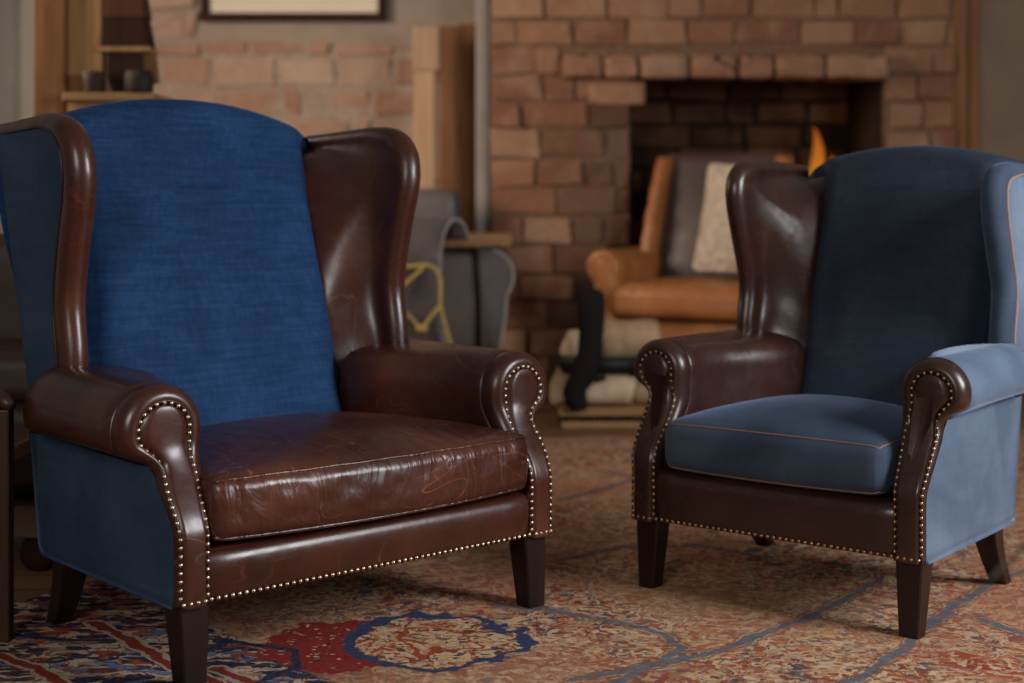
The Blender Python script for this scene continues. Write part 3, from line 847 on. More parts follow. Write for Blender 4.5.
YB = 8.8; SB = 1480 / YB
wb = mobj('wall_back', *box(-3.05, -.14, YB, YB + .2, 0, 3.2), M['plaster'], smooth=False); tag(wb, kind='structure')
mw = mobj('mortar', *box(-2.55, -.30, YB - .012, YB + .01, 0, 1.965), M['mortar'], wb, smooth=False)
bw = bricks('brick_facing', M['brick_wall'], wb, -2.55, -.30, .0, 1.97, YB - .01, .185, (.26, .42), gap=.036, prot=.014, rough=.014, seed=5)
bw2 = bricks('brick_facing', M['brick_wall'], wb, -2.2, -1.86, 1.99, 2.5, YB - .005, .17, (.24, .36), gap=.03, prot=.02, rough=.02, seed=9, tone=lambda r: .8 + .2 * r.random())
tag(mobj('wall_left', *box(-5, -2.42, YB - .25, YB - .02, 0, 3.2), M['plaster_left'], smooth=False), kind='structure')
tag(mobj('wall_right', *box(2.53, 5.5, 8.44, 8.7, 0, 3.2), M['plaster_right'], smooth=False), kind='structure')
tag(mobj('trim_1', *box(-.205, -.125, 8.36, 8.62, 0, 3.2), plain('grey_pipe_casing', (.20, .17, .15), .7, .1, 6), smooth=False, bevel=.015), kind='structure')
mb = MB(); mb.add(*box(2.475, 2.60, 8.28, 8.44, 0, 3.2)); mb.add(*box(2.50, 2.535, 8.25, 8.30, 0, 3.2)); mb.add(*box(2.56, 2.61, 8.26, 8.32, 0, 3.2))
tag(mb.obj('trim_2', wood('brown_trim_wood', (.15, .075, .036), (.25, .135, .07), .8, spec=.1), smooth=False, bevel=.006), kind='structure')
tag(mobj('trim_3', *box(-2.82, -2.70, YB - .32, YB - .22, 0, 3.2), plain('pale_trim', (.22, .19, .16), .7, .08, 6), smooth=False, bevel=.01), kind='structure')

# ------------------------------------------------------------------ fireplace
YF = 8.3; SF = 1480 / YF
fx0, fx1 = (490 - 512) / SF, (953 - 512) / SF + .01
ox0, ox1 = .66, (884 - 512) / SF; oz1 = 1 + H + (200 - 80) / SF
fp = thing('brick_fireplace', 'rustic brick fireplace with dark open hearth and stone lintel behind the armchairs', 'fireplace', (0, 0, 0))
mb = MB()
for b_ in ((fx0, ox0, YF, YF + .85, 0, 3.0), (ox1, fx1, YF, YF + .85, 0, 3.0), (ox0, ox1, YF, YF + .85, oz1 + .1, 3.0)): mb.add(*box(*b_))
mb.obj('mortar', M['mortar_dark'], fp, smooth=False)
bricks('brickwork', M['brick'], fp, fx0, fx1, 0, 2.9, YF, .158, (.25, .38), gap=.018, holes=[(ox0, ox1, -1, oz1 + .01), (.27, ox1, oz1, oz1 + .14)], prot=.028, rough=.012, seed=21, soot=lambda x, z, r: (ss(.16, .50, x) * (1 - ss(1.60, 1.66, z)) * r.uniform(.55, .95) if x < ox0 else 0) + r.uniform(0, .18) * (1 - ss(.5, 1.3, z)))  # soot by the opening; shade low on the breast put into brick colour
mb = MB(); mb.add(*box(ox0 - .3, ox1 + .2, YF + .85, YF + .95, 0, 2.4)); mb.add(*box(ox0 - .02, ox1 + .02, YF + .1, YF + .86, oz1 + .08, oz1 + .12))
for a_, b_ in ((ox0 - .01, ox0 + .012), (ox1 - .012, ox1 + .01)): mb.add(*box(a_, b_, YF + .04, YF + .86, 0, oz1 + .1))
mb.obj('firebox', M['soot_mortar'], fp, smooth=False)
bricks('firebox_brickwork', M['brick_soot'], fp, ox0, ox1, 0, oz1 + .1, YF + .84, .15, (.28, .44), gap=.02, prot=.03, rough=.012, seed=33)
rnd = random.Random(4)
x = (561 - 512) / SF; k = 0
tones = [.5, .7, .95, .45, .4, .8, .9, .5, .6, .3]
while x < ox1 + .0:
    L = rnd.uniform(.19, .36); x2 = min(x + L, ox1 + .005)
    if ox1 - x2 < .08: x2 = ox1 + .005
    v, f = rounded(((x2 - x) / 2 - .004, .11, .065), .024, ((x + x2) / 2, YF - .01, oz1 + .068),
                   lambda q, p: q + Vector((rnd.uniform(-.004, .004), rnd.uniform(-.005, .005), rnd.uniform(-.005, .005))), n=4)
    o = mobj('lintel_stone', v, f, M['brick'], fp, merge=.008)
    at = o.data.attributes.new('tone', 'FLOAT', 'FACE'); at.data.foreach_set('value', [tones[k % 10]] * len(o.data.polygons)); k += 1
    x = x2
bx0, bx1 = (588 - 512) / SF, (645 - 512) / SF
v, f = rounded(((bx1 - bx0) / 2, .10, .068), .02, ((bx0 + bx1) / 2, YF + .06, oz1 - .075), n=4)
o = mobj('corbel_brick', v, f, M['brick'], fp, merge=.001)
at = o.data.attributes.new('tone', 'FLOAT', 'FACE'); at.data.foreach_set('value', [.8] * len(o.data.polygons))

# fire in a raised iron basket
M['iron'] = plain('black_iron', (.012, .011, .011), .5, .2, 20, metal=.6)
gt = thing('fire_grate', 'raised black iron fire basket inside the brick fireplace', 'fire grate', (1.80, YF + .42, 0))
for sx in (-.2, .2):
    for sy in (-.13, .13):
        mobj('leg', *tube([(sx, sy, 0), (sx, sy, .9)], .013), M['iron'], gt)
mb = MB()
for i in range(9): xx = -.2 + .05 * i; mb.add(*tube([(xx, -.14, 1.03), (xx, -.13, .85), (xx, .13, .85), (xx, .14, 1.03)], .007, n=6))
for z in (.88, .95, 1.02): mb.add(*tube([(-.21, -.14, z), (.21, -.14, z), (.21, .14, z), (-.21, .14, z)], .008, closed=True, n=6))
mb.obj('basket', M['iron'], gt)
M['log'] = wood('firewood_bark', (.05, .028, .015), (.16, .09, .05), .8, 'X')
def log(name, c, L, r, rz, mat, seed, label=None, cat='log', group=None, flat=0.0, ry=0.0):
    rn = random.Random(seed); rings = []
    ph = [rn.uniform(0, 6) for _ in range(4)]
    for i in range(9):
        t = -1 + 2 * i / 8
        k = 1 if abs(t) < .99 else .93
        rings.append([(t * L / 2 + (.012 * sin(a * 2 + ph[3]) if abs(t) > .9 else 0), r * k * (1 + .07 * sin(2 * a + ph[0]) + .05 * sin(3 * a + ph[1] + t)) * cos(a), r * k * (1 - flat) * (1 + .07 * sin(2 * a + ph[0]) + .05 * sin(5 * a + ph[2])) * sin(a)) for a in [2 * pi * q / 20 for q in range(20)]])
    v, f = loft(rings)
    o = mobj(name, v, f, mat, bevel=.004); o.location = c; o.rotation_euler = (0, ry, rz)
    tag(o, label, cat, group); return o
for i, (dx, dy, z, rz) in enumerate([(0, -.05, .905, .1), (0, .06, .905, -.12), (.01, 0, .99, .5)]):
    log('firewood_log', (1.80 + dx, YF + .42 + dy, z), .34, .045, rz, M['log'], 60 + i, 'dark log burning in the raised iron fire basket', 'log', 'logs in the fire basket')
fm, nt, b = new_mat('flame'); N = NT(nt); nt.nodes.remove(b)
em = N.n('ShaderNodeEmission'); em.inputs['Strength'].default_value = .5
co = N.coord(); zz = N.n('ShaderNodeSeparateXYZ', i_0=co)
N.set(em.inputs['Color'], N.ramp(N.mr(zz.outputs[2], 0, .5), [(0, (1, .5, .08)), (.5, (1, .32, .03)), (1, (.7, .12, .01))]))
tr = N.n('ShaderNodeBsdfTransparent'); mx = N.n('ShaderNodeMixShader')
lw = N.n('ShaderNodeLayerWeight'); lw.inputs[0].default_value = .35
N.set(mx.inputs[0], N.mr(lw.outputs['Facing'], .0, .75, .85, 0)); nt.links.new(em.outputs[0], mx.inputs[1]); 
nt.links.new(tr.outputs[0], mx.inputs[1]); nt.links.new(em.outputs[0], mx.inputs[2])
nt.links.new(mx.outputs[0], [n for n in nt.nodes if n.type == 'OUTPUT_MATERIAL'][0].inputs[0])
mb = MB()
for (dx, dy, h, r, lean, ph) in [(-.0, 0, .47, .05, .045, 0), (.07, .03, .30, .045, -.05, 2), (-.09, .02, .22, .04, .03, 4)]:
    pts = []; rad = []
    for i in range(15):
        t = i / 14; pts.append((dx + lean * sin(3.0 * t + ph) * (.3 + t), dy + .02 * sin(5 * t + ph), h * t)); rad.append(max(.0015, r * (sin(pi * min(1, .25 + .75 * t)) ** .8)))
    mb.add(*tube(pts, 1, n=14, rad=rad))
o = mb.obj('fire_flame', fm); o.location = (1.765, YF + .42, .99)
tag(o, 'orange flame rising in the dark fireplace opening', 'flame')

# ------------------------------------------------------------------ posts and board beside the fireplace
yp = 8.35; sp = 1480 / yp
def X(px, Y): return (px - 512) * Y / 1480
def Z(py, Y): return 1 + H + (200 - py) * Y / 1480
post = thing('wooden_post', 'pale wooden post with a wider block on top beside the brick wall', 'post', (X(426, yp), yp, 0))
w = 11.5 / sp
v, f = box(-w, w * .8, -.05, .05, 0, Z(72, yp)); mobj('shaft', v, f, wood('pale_post_wood', (.29, .175, .095), (.40, .26, .155), .8, spec=.15), post, smooth=False, bevel=.005)
v, f = box(-w * 1.05, w * 1.25, -.06, .06, Z(72, yp), Z(27, yp)); mobj('block', v, f, wood('pale_block_wood', (.27, .165, .10), (.35, .23, .145), .8, spec=.15), post, smooth=False, bevel=.012)
yq = 8.6
v, f = box(X(440, yq), X(478, yq), yq, yq + .04, 0, Z(25, yq))
mb = MB(); mb.add(*box(X(440, yq), X(459, yq) - .003, yq, yq + .04, 0, Z(26, yq))); mb.add(*box(X(459, yq), X(478, yq), yq - .006, yq + .04, 0, Z(24, yq)))
tag(mb.obj('wooden_board', wood('brown_board_wood', (.095, .042, .018), (.21, .10, .046), .8, 'Z', .7, spec=.1), smooth=False, bevel=.006), 'tall dark brown wooden board standing between the pale post and brick fireplace', 'board')
# picture
pf = thing('framed_picture', 'dark framed picture with plain cream mount hanging on the back wall', 'picture', (X(294.5, YB), YB - .02, Z(22, YB)))
W2 = (387 - 202) / 2 * YB / 1480; H2 = .8; t = .05
mb = MB()
for b_ in ((-W2, W2, -.03, .02, 0, t), (-W2, W2, -.03, .02, H2 - t, H2), (-W2, -W2 + t, -.03, .02, t, H2 - t), (W2 - t, W2, -.03, .02, t, H2 - t)): mb.add(*box(*b_))
mb.obj('frame', wood('dark_frame_wood', (.020, .009, .007), (.036, .016, .012), .85, spec=.08), pf, smooth=False, bevel=.006)
mobj('mount', *box(-W2 + t * .8, W2 - t * .8, -.008, .018, t * .8, H2 - t * .8), plain('cream_mount', (.52, .44, .34), .8, .05, 4), pf, smooth=False)

# ------------------------------------------------------------------ cabinet with lantern at upper left
YC = 6.0
cab = thing('wooden_dresser', 'tall open wooden dresser at the left edge behind the large armchair', 'dresser', (0, 0, 0))
M['cab_dark'] = wood('dresser_post_wood', (.10, .045, .018), (.20, .095, .040), .85, spec=.1)
M['cab_tan'] = wood('dresser_panel_wood', (.20, .105, .045), (.32, .185, .085), .85, spec=.1)
mobj('post', *box(X(38, YC), X(70, YC), YC - .06, YC + .06, 0, 2.4), M['cab_dark'], cab, smooth=False, bevel=.006)
mobj('post', *box(X(38, YC), X(70, YC), YC + .42, YC + .52, 0, 2.4), M['cab_dark'], cab, smooth=False, bevel=.006)
mobj('side_panel', *box(X(70, YC), X(104, YC), YC - .03, YC + .03, 0, 2.4), M['cab_tan'], cab, smooth=False, bevel=.003)
mobj('worktop', *box(X(72, YC), X(161, YC), YC - .14, YC + .5, Z(103, YC), Z(95, YC)), wood('dresser_top_wood', (.20, .11, .045), (.32, .19, .085), .85, 'X', spec=.1), cab, smooth=False, bevel=.005)
mobj('cupboard', *box(X(75, YC), X(158, YC), YC - .10, YC + .46, 0, Z(103, YC)), M['cab_tan'], cab, smooth=False, bevel=.004)
zt = Z(95, YC); ln = thing('wooden_lantern', 'tall tapered dark wooden lantern with tan band standing on the dresser top', 'lantern', (X(127, YC), YC + .02, zt))
def taper_box(w0, w1, d0, d1, z0, z1, cx0=0, cx1=0):
    return loft([[(cx0 - w0, -d0, z0), (cx0 + w0, -d0, z0), (cx0 + w0, d0, z0), (cx0 - w0, d0, z0)], [(cx1 - w1, -d1, z1), (cx1 + w1, -d1, z1), (cx1 + w1, d1, z1), (cx1 - w1, d1, z1)]])
M['lan_dark'] = wood('lantern_dark_wood', (.018, .008, .005), (.04, .017, .010), .8, spec=.1)
M['lan_red'] = wood('lantern_red_wood', (.045, .018, .010), (.085, .034, .018), .8, spec=.1)
u = YC / 1480
mobj('base', *taper_box(.055, .075, .05, .06, 0, 20 * u), M['lan_dark'], ln, smooth=False, bevel=.008)
mobj('neck', *taper_box(.072, .070, .055, .055, 20 * u, 42 * u), M['lan_dark'], ln, smooth=False, bevel=.006)
mobj('strut', *taper_box(.028, .024, .03, .03, 12 * u, 43 * u, .095, .085), M['cab_dark'], ln, smooth=False, bevel=.005)
mobj('band', *taper_box(.106, .104, .07, .07, 42 * u, 47.5 * u), M['cab_tan'], ln, smooth=False, bevel=.004)
mobj('body', *taper_box(.098, .082, .066, .06, 47.5 * u, 76 * u, 0, -.004), M['lan_dark'], ln, smooth=False, bevel=.006)
mobj('hood', *taper_box(.088, .062, .064, .045, 76 * u, 130 * u, -.004, -.012), M['lan_red'], ln, smooth=False, bevel=.006)
prof = [(.030, 0), (.036, .012), (.040, .05), (.048, .085), (.044, .085), (.036, .05), (.028, .02), (.001, .018)]
tag(mobj('dark_pot', *lathe(prof, X(101, YC), YC - .10), plain('dark_glazed_pot', (.035, .02, .013), .7, spec=.2), ), 'small dark pot on the dresser top left of the lantern base', 'pot').location = (0, 0, zt)
tag(mobj('dark_pot', *lathe([(.05, 0), (.056, .01), (.058, .05), (.052, .088), (.03, .092), (.001, .093)], X(145, YC), YC - .095), plain('brown_pot', (.03, .017, .012), .7, spec=.2)), 'squat brown lidded pot on the dresser top under the lantern strut', 'pot').location = (0, 0, zt)

# ------------------------------------------------------------------ grey armchair with wooden board, blanket and cord
M['grey_leather'] = leather('grey_leather', (.070, .056, .053), (.098, .079, .074), (.14, .116, .110), .45, .1, coat=.1)
M['grey_edge'] = plain('pale_grey_edge', (.40, .36, .33), .6, .1)
YG = 7.35
ga = thing('grey_armchair', 'grey leather armchair half hidden behind the large brown armchair', 'armchair', (0, 0, 0))
# outer arm: rolled over the top, tapering downward
def gring(t):
    y = YG + .55 * t
    pts = [(478, 250), (483, 246), (497, 249), (508, 257), (514, 270), (513, 283), (508, 291), (505, 300), (503, 330), (499, 352), (496, 372)]
    out = cr([(X(a, YG), Z(b, YG), 0) for a, b in pts], 26)
    ins = [(X(482, YG), Z(372, YG), 0), (X(481, YG), Z(300, YG), 0), (X(478, YG), Z(262, YG), 0)]
    return [(p[0], y, p[1]) for p in list(out) + ins]
v, f = loft([gring(t / 5) for t in range(6)]); mobj('arm', v, f, M['grey_leather'], ga, bevel=.006)
e = cr([(X(a, YG), YG - .004, Z(b, YG)) for a, b in [(491, 250), (500, 253), (510, 262), (513, 275), (511, 287), (507, 296), (505, 320), (501, 345), (498, 372)]], 30)
mobj('edge_piping', *tube(e, .008), M['grey_edge'], ga)
v, f = rounded(((X(477, YG) - X(436, YG)) / 2 + .02, .28, (Z(250, YG) - .12) / 2), .05, ((X(436, YG) + X(477, YG)) / 2, YG + .34, (Z(250, YG) + .12) / 2))
mobj('side_panel', v, f, M['grey_leather'], ga, merge=.0005)
v, f = rounded((.26, .09, .28), .06, (X(445, YG + .6) - .245 + .06, YG + .75, Z(190, YG + .6) - .27)); mobj('backrest', v, f, M['grey_leather'], ga, merge=.0005)
v, f = box(X(484, YG), X(499, YG), YG + .02, YG + .07, 0, Z(370, YG)); mobj('leg', v, f, M['leg'], ga, smooth=False)
v, f = box(X(440, YG), X(452, YG), YG + .1, YG + .15, 0, .16); mobj('leg', v, f, M['leg'], ga, smooth=False)
v, f = box(X(484, YG), X(499, YG), YG + .48, YG + .53, 0, Z(370, YG)); mobj('leg', v, f, M['leg'], ga, smooth=False)
tag(mobj('wooden_tray', *box(X(425, YG), X(512, YG), YG - .06, YG + .42, Z(247, YG) + .003, Z(235, YG)), wood('tray_wood', (.20, .105, .048), (.34, .19, .095), .85, 'X', spec=.1), smooth=False, bevel=.006), 'flat brown wooden tray resting across the arm of the grey armchair', 'tray')
# blanket: thick sheet hanging in front, rolled over at the top
YK = 7.05
bl = thing('grey_blanket', 'grey leather throw hanging beside the armchair, with pale edge and yellow cord', 'throw', (0, 0, 0))
rows = []
edge_px = [(449, 372), (445, 345), (441, 310), (440, 280), (440, 255), (443, 235), (449, 222), (456, 219), (463, 226), (467, 240)]
E2 = cr([(a, b, 0) for a, b in edge_px], 26)
path = []
for i, p in enumerate(E2):
    back = ss(.62, 1.0, i / 25) * .22
    row = []
    for j in range(14):
        t = j / 13; px = 372 + (p.x - 372) * t
        row.append((X(px, YK), YK + back + .02 * sin(3 * t + i * .1), Z(p.y + (1 - t) * 2, YK)))
    rows.append(row); path.append(row[-1])
v, f = sheet(rows); mobj('sheet', v, f, M['grey_leather'], bl, solid=.016)
mobj('edge_piping', *tube(path, .007), M['grey_edge'], bl)
mat_cord = plain('yellow_cord', (.50, .34, .10), .6, .15, 60)
def cord(name, pts, r=.009):
    q = cr([(X(a, YK), YK - .022, Z(b, YK)) for a, b in pts], 30); return mobj(name, *tube(q, r), mat_cord, bl)
cord('cord', [(392, 268), (412, 266), (428, 265), (437, 270), (441, 282), (441, 305), (447, 330), (455, 358)])
cord('cord', [(400, 288), (412, 278), (424, 267)]); cord('cord', [(398, 308), (410, 316), (421, 327), (431, 317), (441, 305)])
v, f = rounded((.028, .014, .018), .012, (X(422, YK), YK - .025, Z(328, YK))); mobj('knot', v, f, mat_cord, bl, merge=.0003)
# rail the blanket hangs from (back legs of its stand reach the floor)
st = thing('blanket_stand', 'dark wooden stand carrying the grey leather throw', 'stand', (0, 0, 0))
xr0, xr1, zr_ = X(376, YK), X(452, YK), Z(232, YK)
mobj('rail', *tube([(xr0 - .1, YK + .10, zr_), (xr1, YK + .10, zr_)], .022), M['leg'], st)
for xx in (xr0 - .08, X(432, YK)): mobj('leg', *tube([(xx, YK + .10, 0), (xx, YK + .10, zr_)], .016), M['leg'], st)

# ------------------------------------------------------------------ tan armchair by the fire
PT = dict(PA); PT.update(zb=.14, uo=.47, ui=.375, ruf=.02, scroll=(.435, .68, .075), slant=(.3, .5, .04), cuff=.05, arm_back=.62, taper=.05, m_welt=M['leather_tan'])
tn = thing('tan_armchair', 'tan leather armchair with rolled arms and cream pillow in front of the fireplace', 'armchair', (.835, 7.27, 0), radians(-24))
for s in (-1, 1): make_arm(PT, s, tn, M['leather_tan'], M['leather_tan'], M['leather_tan'], [])
def tsh(q, p):
    q = q.copy(); a, b, c = p
    if c > 0: q.z += .03 * (1 - a * a) * (1 - b * b) + 0.006 * sin(q.x * 60) * (1 if b < -.3 else .2)
    if b < 0: q.y -= .05 * (1 - a * a) * b * b
    return q
v, f = rounded((.385, .31, .082), .06, (0, .29, .52), tsh, n=20); mobj('seat_cushion', v, f, M['leather_tan'], tn, merge=.0004)
v, f = rounded((.40, .30, .14), .03, (0, .34, .29)); mobj('seat_base', v, f, M['leather_tan'], tn, merge=.0004)
def bsh(q, p):
    q = q.copy(); h = (q.z + .42) / .84; q.y += .26 * h; q.x *= .93
    q.y -= .04 * (1 - p[0] ** 2) * (1 - p[2] ** 2) if p[1] < 0 else 0
    return q
v, f = rounded((.37, .055, .42), .045, (0, .56, .86), bsh, n=14); mobj('backrest', v, f, leather('brown_back_leather', (.045, .025, .022), (.075, .042, .035), (.11, .065, .055), .5, .1, coat=.1), tn, merge=.0004)
for s in (-1, 1):
    rings = []
    for k in range(13):
        h = k / 12; z = .50 + .76 * h; yb = .55 + .24 * h; xx = s * (.365 - .04 * h)
        d = .10 + .06 * sin(pi * h)
        rings.append([(xx + .045 * cos(a), yb + .0 - d * .45 + d * .70 * sin(a) + .008 * sin(h * 40), z) for a in [2 * pi * q / 14 for q in range(14)]])
    v, f = loft(rings); mobj('wing', v, f, M['leather_tan'], tn)
    for yy in (.05, .60):
        v, f = taper_box(.022, .032, .022, .032, 0, .16); o = mobj('leg', [(a + s * .41, b_ + yy, c) for a, b_, c in v], f, M['leg'], tn, smooth=False)
# cream pillow
def psh(q, p):
    q = q.copy(); a, c = p[0], p[2]
    th = (1 - abs(a) ** 3) * (1 - abs(c) ** 3)
    q.y *= .15 + .85 * th
    q.x *= 1 + .06 * (abs(c) ** 3) ; q.z *= 1 + .05 * abs(a) ** 3
    q.y += .004 * sin(q.x * 60 + q.z * 40)
    return q
v, f = rounded((.235, .085, .285), .05, (0, 0, 0), psh, n=16)
pm, nt, b = new_mat('cream_knit'); N = NT(nt); co = N.coord()
nn_ = N.noise(co, 14, 4, .6, 1.2)
nt.links.new(N.ramp(nn_, [(.3, (.43, .33, .235)), (.7, (.60, .49, .37))]), b.inputs['Base Color']); b.inputs['Roughness'].default_value = .95
nt.links.new(N.bump(N.voro(co, 26), .8, .02), b.inputs['Normal'])
o = mobj('throw_pillow', v, f, pm, merge=.0006); tag(o, 'cream knitted throw pillow on the tan leather armchair', 'pillow')
o.location = (1.19, 7.50, .93); o.rotation_euler = (radians(-20), radians(3), radians(-24))

# ------------------------------------------------------------------ log tray on the floor by the fireplace
YL = 6.62
tr_ = thing('log_tray', 'low wooden tray holding pale logs between the two wingback armchairs', 'tray', (0, 0, 0))
M['tray_wood'] = wood('tray_pine', (.27, .14, .055), (.42, .24, .11), .8, 'X', spec=.15)
zt1, zt0 = .095, .06
for k in range(3): mobj('plank', *box(X(559, YL), X(690, YL), YL + .155 * k, YL + .145 + .155 * k, zt0, zt1), M['tray_wood'], tr_, smooth=False, bevel=.004)
mobj('runner', *box(X(562, YL), X(686, YL), YL + .03, YL + .10, .0, .03), M['tray_wood'], tr_, smooth=False, bevel=.004)
mobj('runner', *box(X(562, YL), X(686, YL), YL + .36, YL + .43, .0, .03), M['tray_wood'], tr_, smooth=False, bevel=.004)
mb = MB()
for xx in (565, 590, 615, 640, 665, 682): 
    for yy in (.035, .365): mb.add(*box(X(xx, YL) - .03, X(xx, YL) + .03, YL + yy, YL + yy + .06, .03, .06))
mb.obj('spacers', M['leg'], tr_, smooth=False)
M['birch'] = plain('pale_log_wood', (.52, .38, .25), .8, .25, 12, bump=.5)
M['birch2'] = plain('tan_log_wood', (.38, .25, .145), .8, .3, 12, bump=.5)
def lg(px0, px1, py0, py1, dy, mat, seed, label, tilt=0.0, rz=0.0, z=None):
    Y = YL + dy; L = (px1 - px0) * Y / 1480; h = (py1 - py0) * Y / 1480
    zc = Z((py0 + py1) / 2, Y) if z is None else z + h / 2
    return log('split_log', (X((px0 + px1) / 2, Y), Y, zc), L, h / 2, rz, mat, seed, label, ry=tilt)
lg(580, 632, 376, 408, .10, M['birch'], 3, 'large pale log lying at the front of the low wooden tray', .03, .12, z=zt1 - .003)
lg(554, 577, 372, 402, .14, M['birch'], 4, 'short pale log left of the black andiron foot', 0, .5, z=zt1 - .003)
lg(634, 668, 385, 410, .16, M['birch2'], 8, 'darker tan log at the right end of the tray beside the small armchair', 0, -.2, z=zt1 - .003)
lg(556, 640, 368, 402, .34, M['birch2'], 9, 'tan log lying along the back of the low wooden tray', 0, .04, z=zt1 - .003)
pan = thing('fire_pan', 'black oval iron pan lying across the pale logs', 'pan', (X(603, YL + .26), YL + .25, .200))
mobj('bowl', *lathe([(.001, .002), (.14, .0), (.20, .035), (.225, .115), (.215, .115), (.19, .042), (.12, .02), (.001, .02)][::-1], 0, 0, 36, 1, .72), M['iron'], pan)
lg(566, 596, 338, 372, .26, M['birch'], 5, 'short pale log standing in the pan behind the black post', 0, .3, z=.262)
lg(602, 660, 327, 370, .30, M['birch2'], 6, 'thick tan log lying in the black pan below the tan armchair', -.05, -.15, z=.262)
an = thing('iron_andiron', 'upright black iron andiron with rounded top in front of the logs', 'andiron', (X(588, YL), YL - .0, zt1))
rings = []
for (px, w, py) in [(578, 9, 403), (576, 11, 398), (574, 12, 385), (580, 14, 375), (586, 13, 362), (589, 12, 345), (591, 12.5, 325), (591, 14, 305), (590, 14.5, 292), (589.5, 13, 286), (589, 8, 283), (589, 1, 282)]:
    cx = X(px, YL) - X(588, YL); ww = w * YL / 1480; z = (403 - py) * YL / 1480
    rings.append([(cx + ww * cos(a), ww * .8 * sin(a) - .03, z) for a in [2 * pi * q / 18 for q in range(18)]])
v, f = loft(rings); mobj('upright', v, f, plain('black_iron_post', (.012, .009, .009), .8, .2, spec=.15), an)
v, f = rounded((X(604, YL) - X(588, YL), .05, .02), .015, (X(590, YL) - X(588, YL), .03, .14)); mobj('collar', v, f, M['iron'], an, merge=.0004)

# ------------------------------------------------------------------ left edge furniture
YS = 3.42
ws = thing('wooden_armchair', 'dark wooden armchair frame cut by the left edge of the photo', 'chair', (-1.168, YS, 0))
M['red_wood'] = wood('reddish_dark_wood', (.030, .012, .007), (.065, .027, .015), .4)
ht = .575
mobj('leg', *box(-.032, .012, -.02, .02, .009, ht - .03), M['red_wood'], ws, smooth=False, bevel=.005)
mobj('leg', *box(-.60, -.56, -.02, .02, .009, ht - .03), M['red_wood'], ws, smooth=False, bevel=.005)
mobj('leg', *box(-.60, -.56, .42, .46, .009, .80), M['red_wood'], ws, smooth=False, bevel=.005)
mobj('armrest', *tube([(-.40, .46, ht - .01), (-.25, .25, ht + .005), (-.08, .06, ht), (-.005, 0, ht - .012), (.018, -.02, ht - .022)], .02, rad=[.018, .02, .022, .021, .012]), M['red_wood'], ws)
mobj('armrest', *tube([(-.58, .46, ht), (-.58, -.03, ht - .01)], .02), M['red_wood'], ws)
mobj('leg', *box(-.42, -.38, .42, .46, .009, .80), M['red_wood'], ws, smooth=False, bevel=.005)
mobj('seat', *box(-.60, -.02, -.01, .46, .40, .44), M['red_wood'], ws, smooth=False, bevel=.008)
YD = 4.05
cc = thing('leather_club_chair', 'brown leather seat on ball feet behind the large armchair at the left edge', 'armchair', (-1.62, YD, 0))
v, f = rounded((.48, .30, .13), .05, (-.12, .36, .33)); mobj('seat_base', v, f, M['leather_club'], cc, merge=.0004)
v, f = rounded((.46, .28, .07), .045, (-.12, .34, .53)); mobj('seat_cushion', v, f, M['leather_club'], cc, merge=.0004)
v, f = rounded((.46, .09, .22), .06, (-.12, .62, .70)); mobj('backrest', v, f, M['leather_club'], cc, merge=.0004)
mobj('plinth', *box(-.62, .42, .0, .66, .10, .19), wood('club_chair_plinth', (.07, .04, .02), (.13, .08, .045), .5, 'X'), cc, smooth=False, bevel=.006)
for xx in (.31, -.55):
    for yy in (.06, .58):
        mobj('ball_foot', *lathe([(.02, .0), (.042, .012), (.055, .04), (.05, .075), (.03, .098), (.02, .102)], xx, yy), M['lan_dark'], cc)

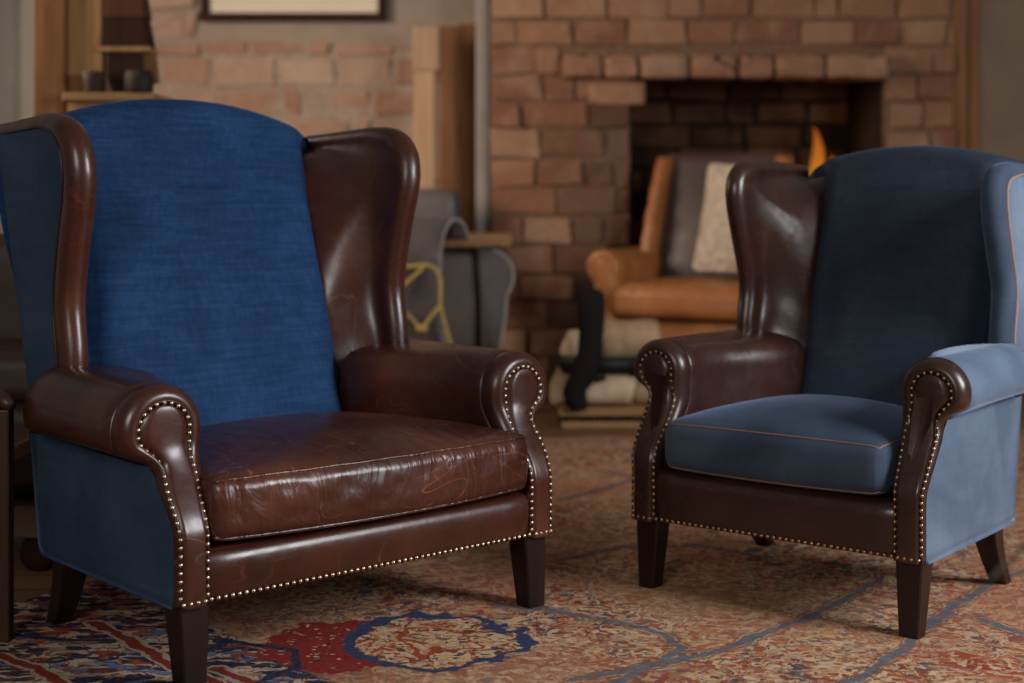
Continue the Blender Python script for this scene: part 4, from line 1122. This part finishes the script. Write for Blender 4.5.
# ------------------------------------------------------------------ blurred dry branch at the right edge, growing from a pot outside the frame
pb = thing('potted_branch', 'blurred dry grey-brown branch reaching in at the right edge near the small armchair', 'branch', (1.05, 1.75, .009))
mobj('pot', *lathe([(.09, 0), (.13, .08), (.15, .22), (.11, .38), (.08, .44), (.09, .47), (.075, .47), (.06, .42), (.001, .40)]), plain('clay_pot', (.16, .09, .06), .7), pb)
q = cr([(0, 0, .38), (-.05, 0, .72), (-.20, 0, .78), (-.36, 0, .69), (-.44, 0, .612), (-.485, 0, .568)], 30)
mobj('branch', *tube(q, .01, rad=[.012 - .009 * (i / 29) ** 2 for i in range(30)]), plain('dry_branch', (.12, .095, .075), .8), pb)

# ------------------------------------------------------------------ light and camera
w = bpy.data.worlds.new('world'); SC.world = w; w.use_nodes = True
bg = w.node_tree.nodes['Background']; bg.inputs[0].default_value = (1.0, .92, .84, 1); bg.inputs[1].default_value = .125
def area(name, loc, target, sx, sy, power, col, spread=180):
    L = bpy.data.lights.new(name, 'AREA'); L.shape = 'RECTANGLE'; L.size = sx; L.size_y = sy; L.energy = power; L.color = col; L.spread = radians(spread)
    o = bpy.data.objects.new(name, L); COL.objects.link(o); o.location = loc
    o.rotation_euler = (Vector(target) - Vector(loc)).to_track_quat('-Z', 'Y').to_euler(); return o
area('window_daylight_right', (3.3, 2.0, 2.0), (.2, 3.5, .5), 1.3, 1.5, 142, (.95, .97, 1.0))
area('window_daylight_front', (-1.5, -.9, 2.3), (-.2, 3.4, .5), 1.2, 1.4, 62, (1.0, .96, .90))
area('background_fill', (-3.4, 6.0, 2.4), (.8, 8.3, 1.2), 1.4, 1.6, 66, (1.0, .82, .66), 110)  # added warm fill lamp, narrowed to brighten only the background
P_ = bpy.data.lights.new('fire_glow', 'POINT'); P_.energy = 1.5; P_.color = (1, .45, .15); P_.shadow_soft_size = .12
o = bpy.data.objects.new('fire_glow', P_); COL.objects.link(o); o.location = (1.78, YF + .30, 1.3)

cam = bpy.data.cameras.new('camera'); co_ = bpy.data.objects.new('camera', cam); COL.objects.link(co_)
co_.location = (0, 0, 1.0 + H); co_.rotation_euler = (radians(90), 0, 0)
cam.sensor_width = 36; cam.lens = 1480 / 1024 * 36; cam.shift_y = -141.5 / 1024
cam.dof.use_dof = True; cam.dof.focus_distance = 3.35; cam.dof.aperture_fstop = 1.8
cam.clip_end = 60
SC.camera = co_
SC.view_settings.view_transform = 'Standard'; SC.view_settings.look = 'None'
SC.view_settings.gamma = 1; SC.view_settings.use_curve_mapping = False
SC.view_settings.exposure = 0.0
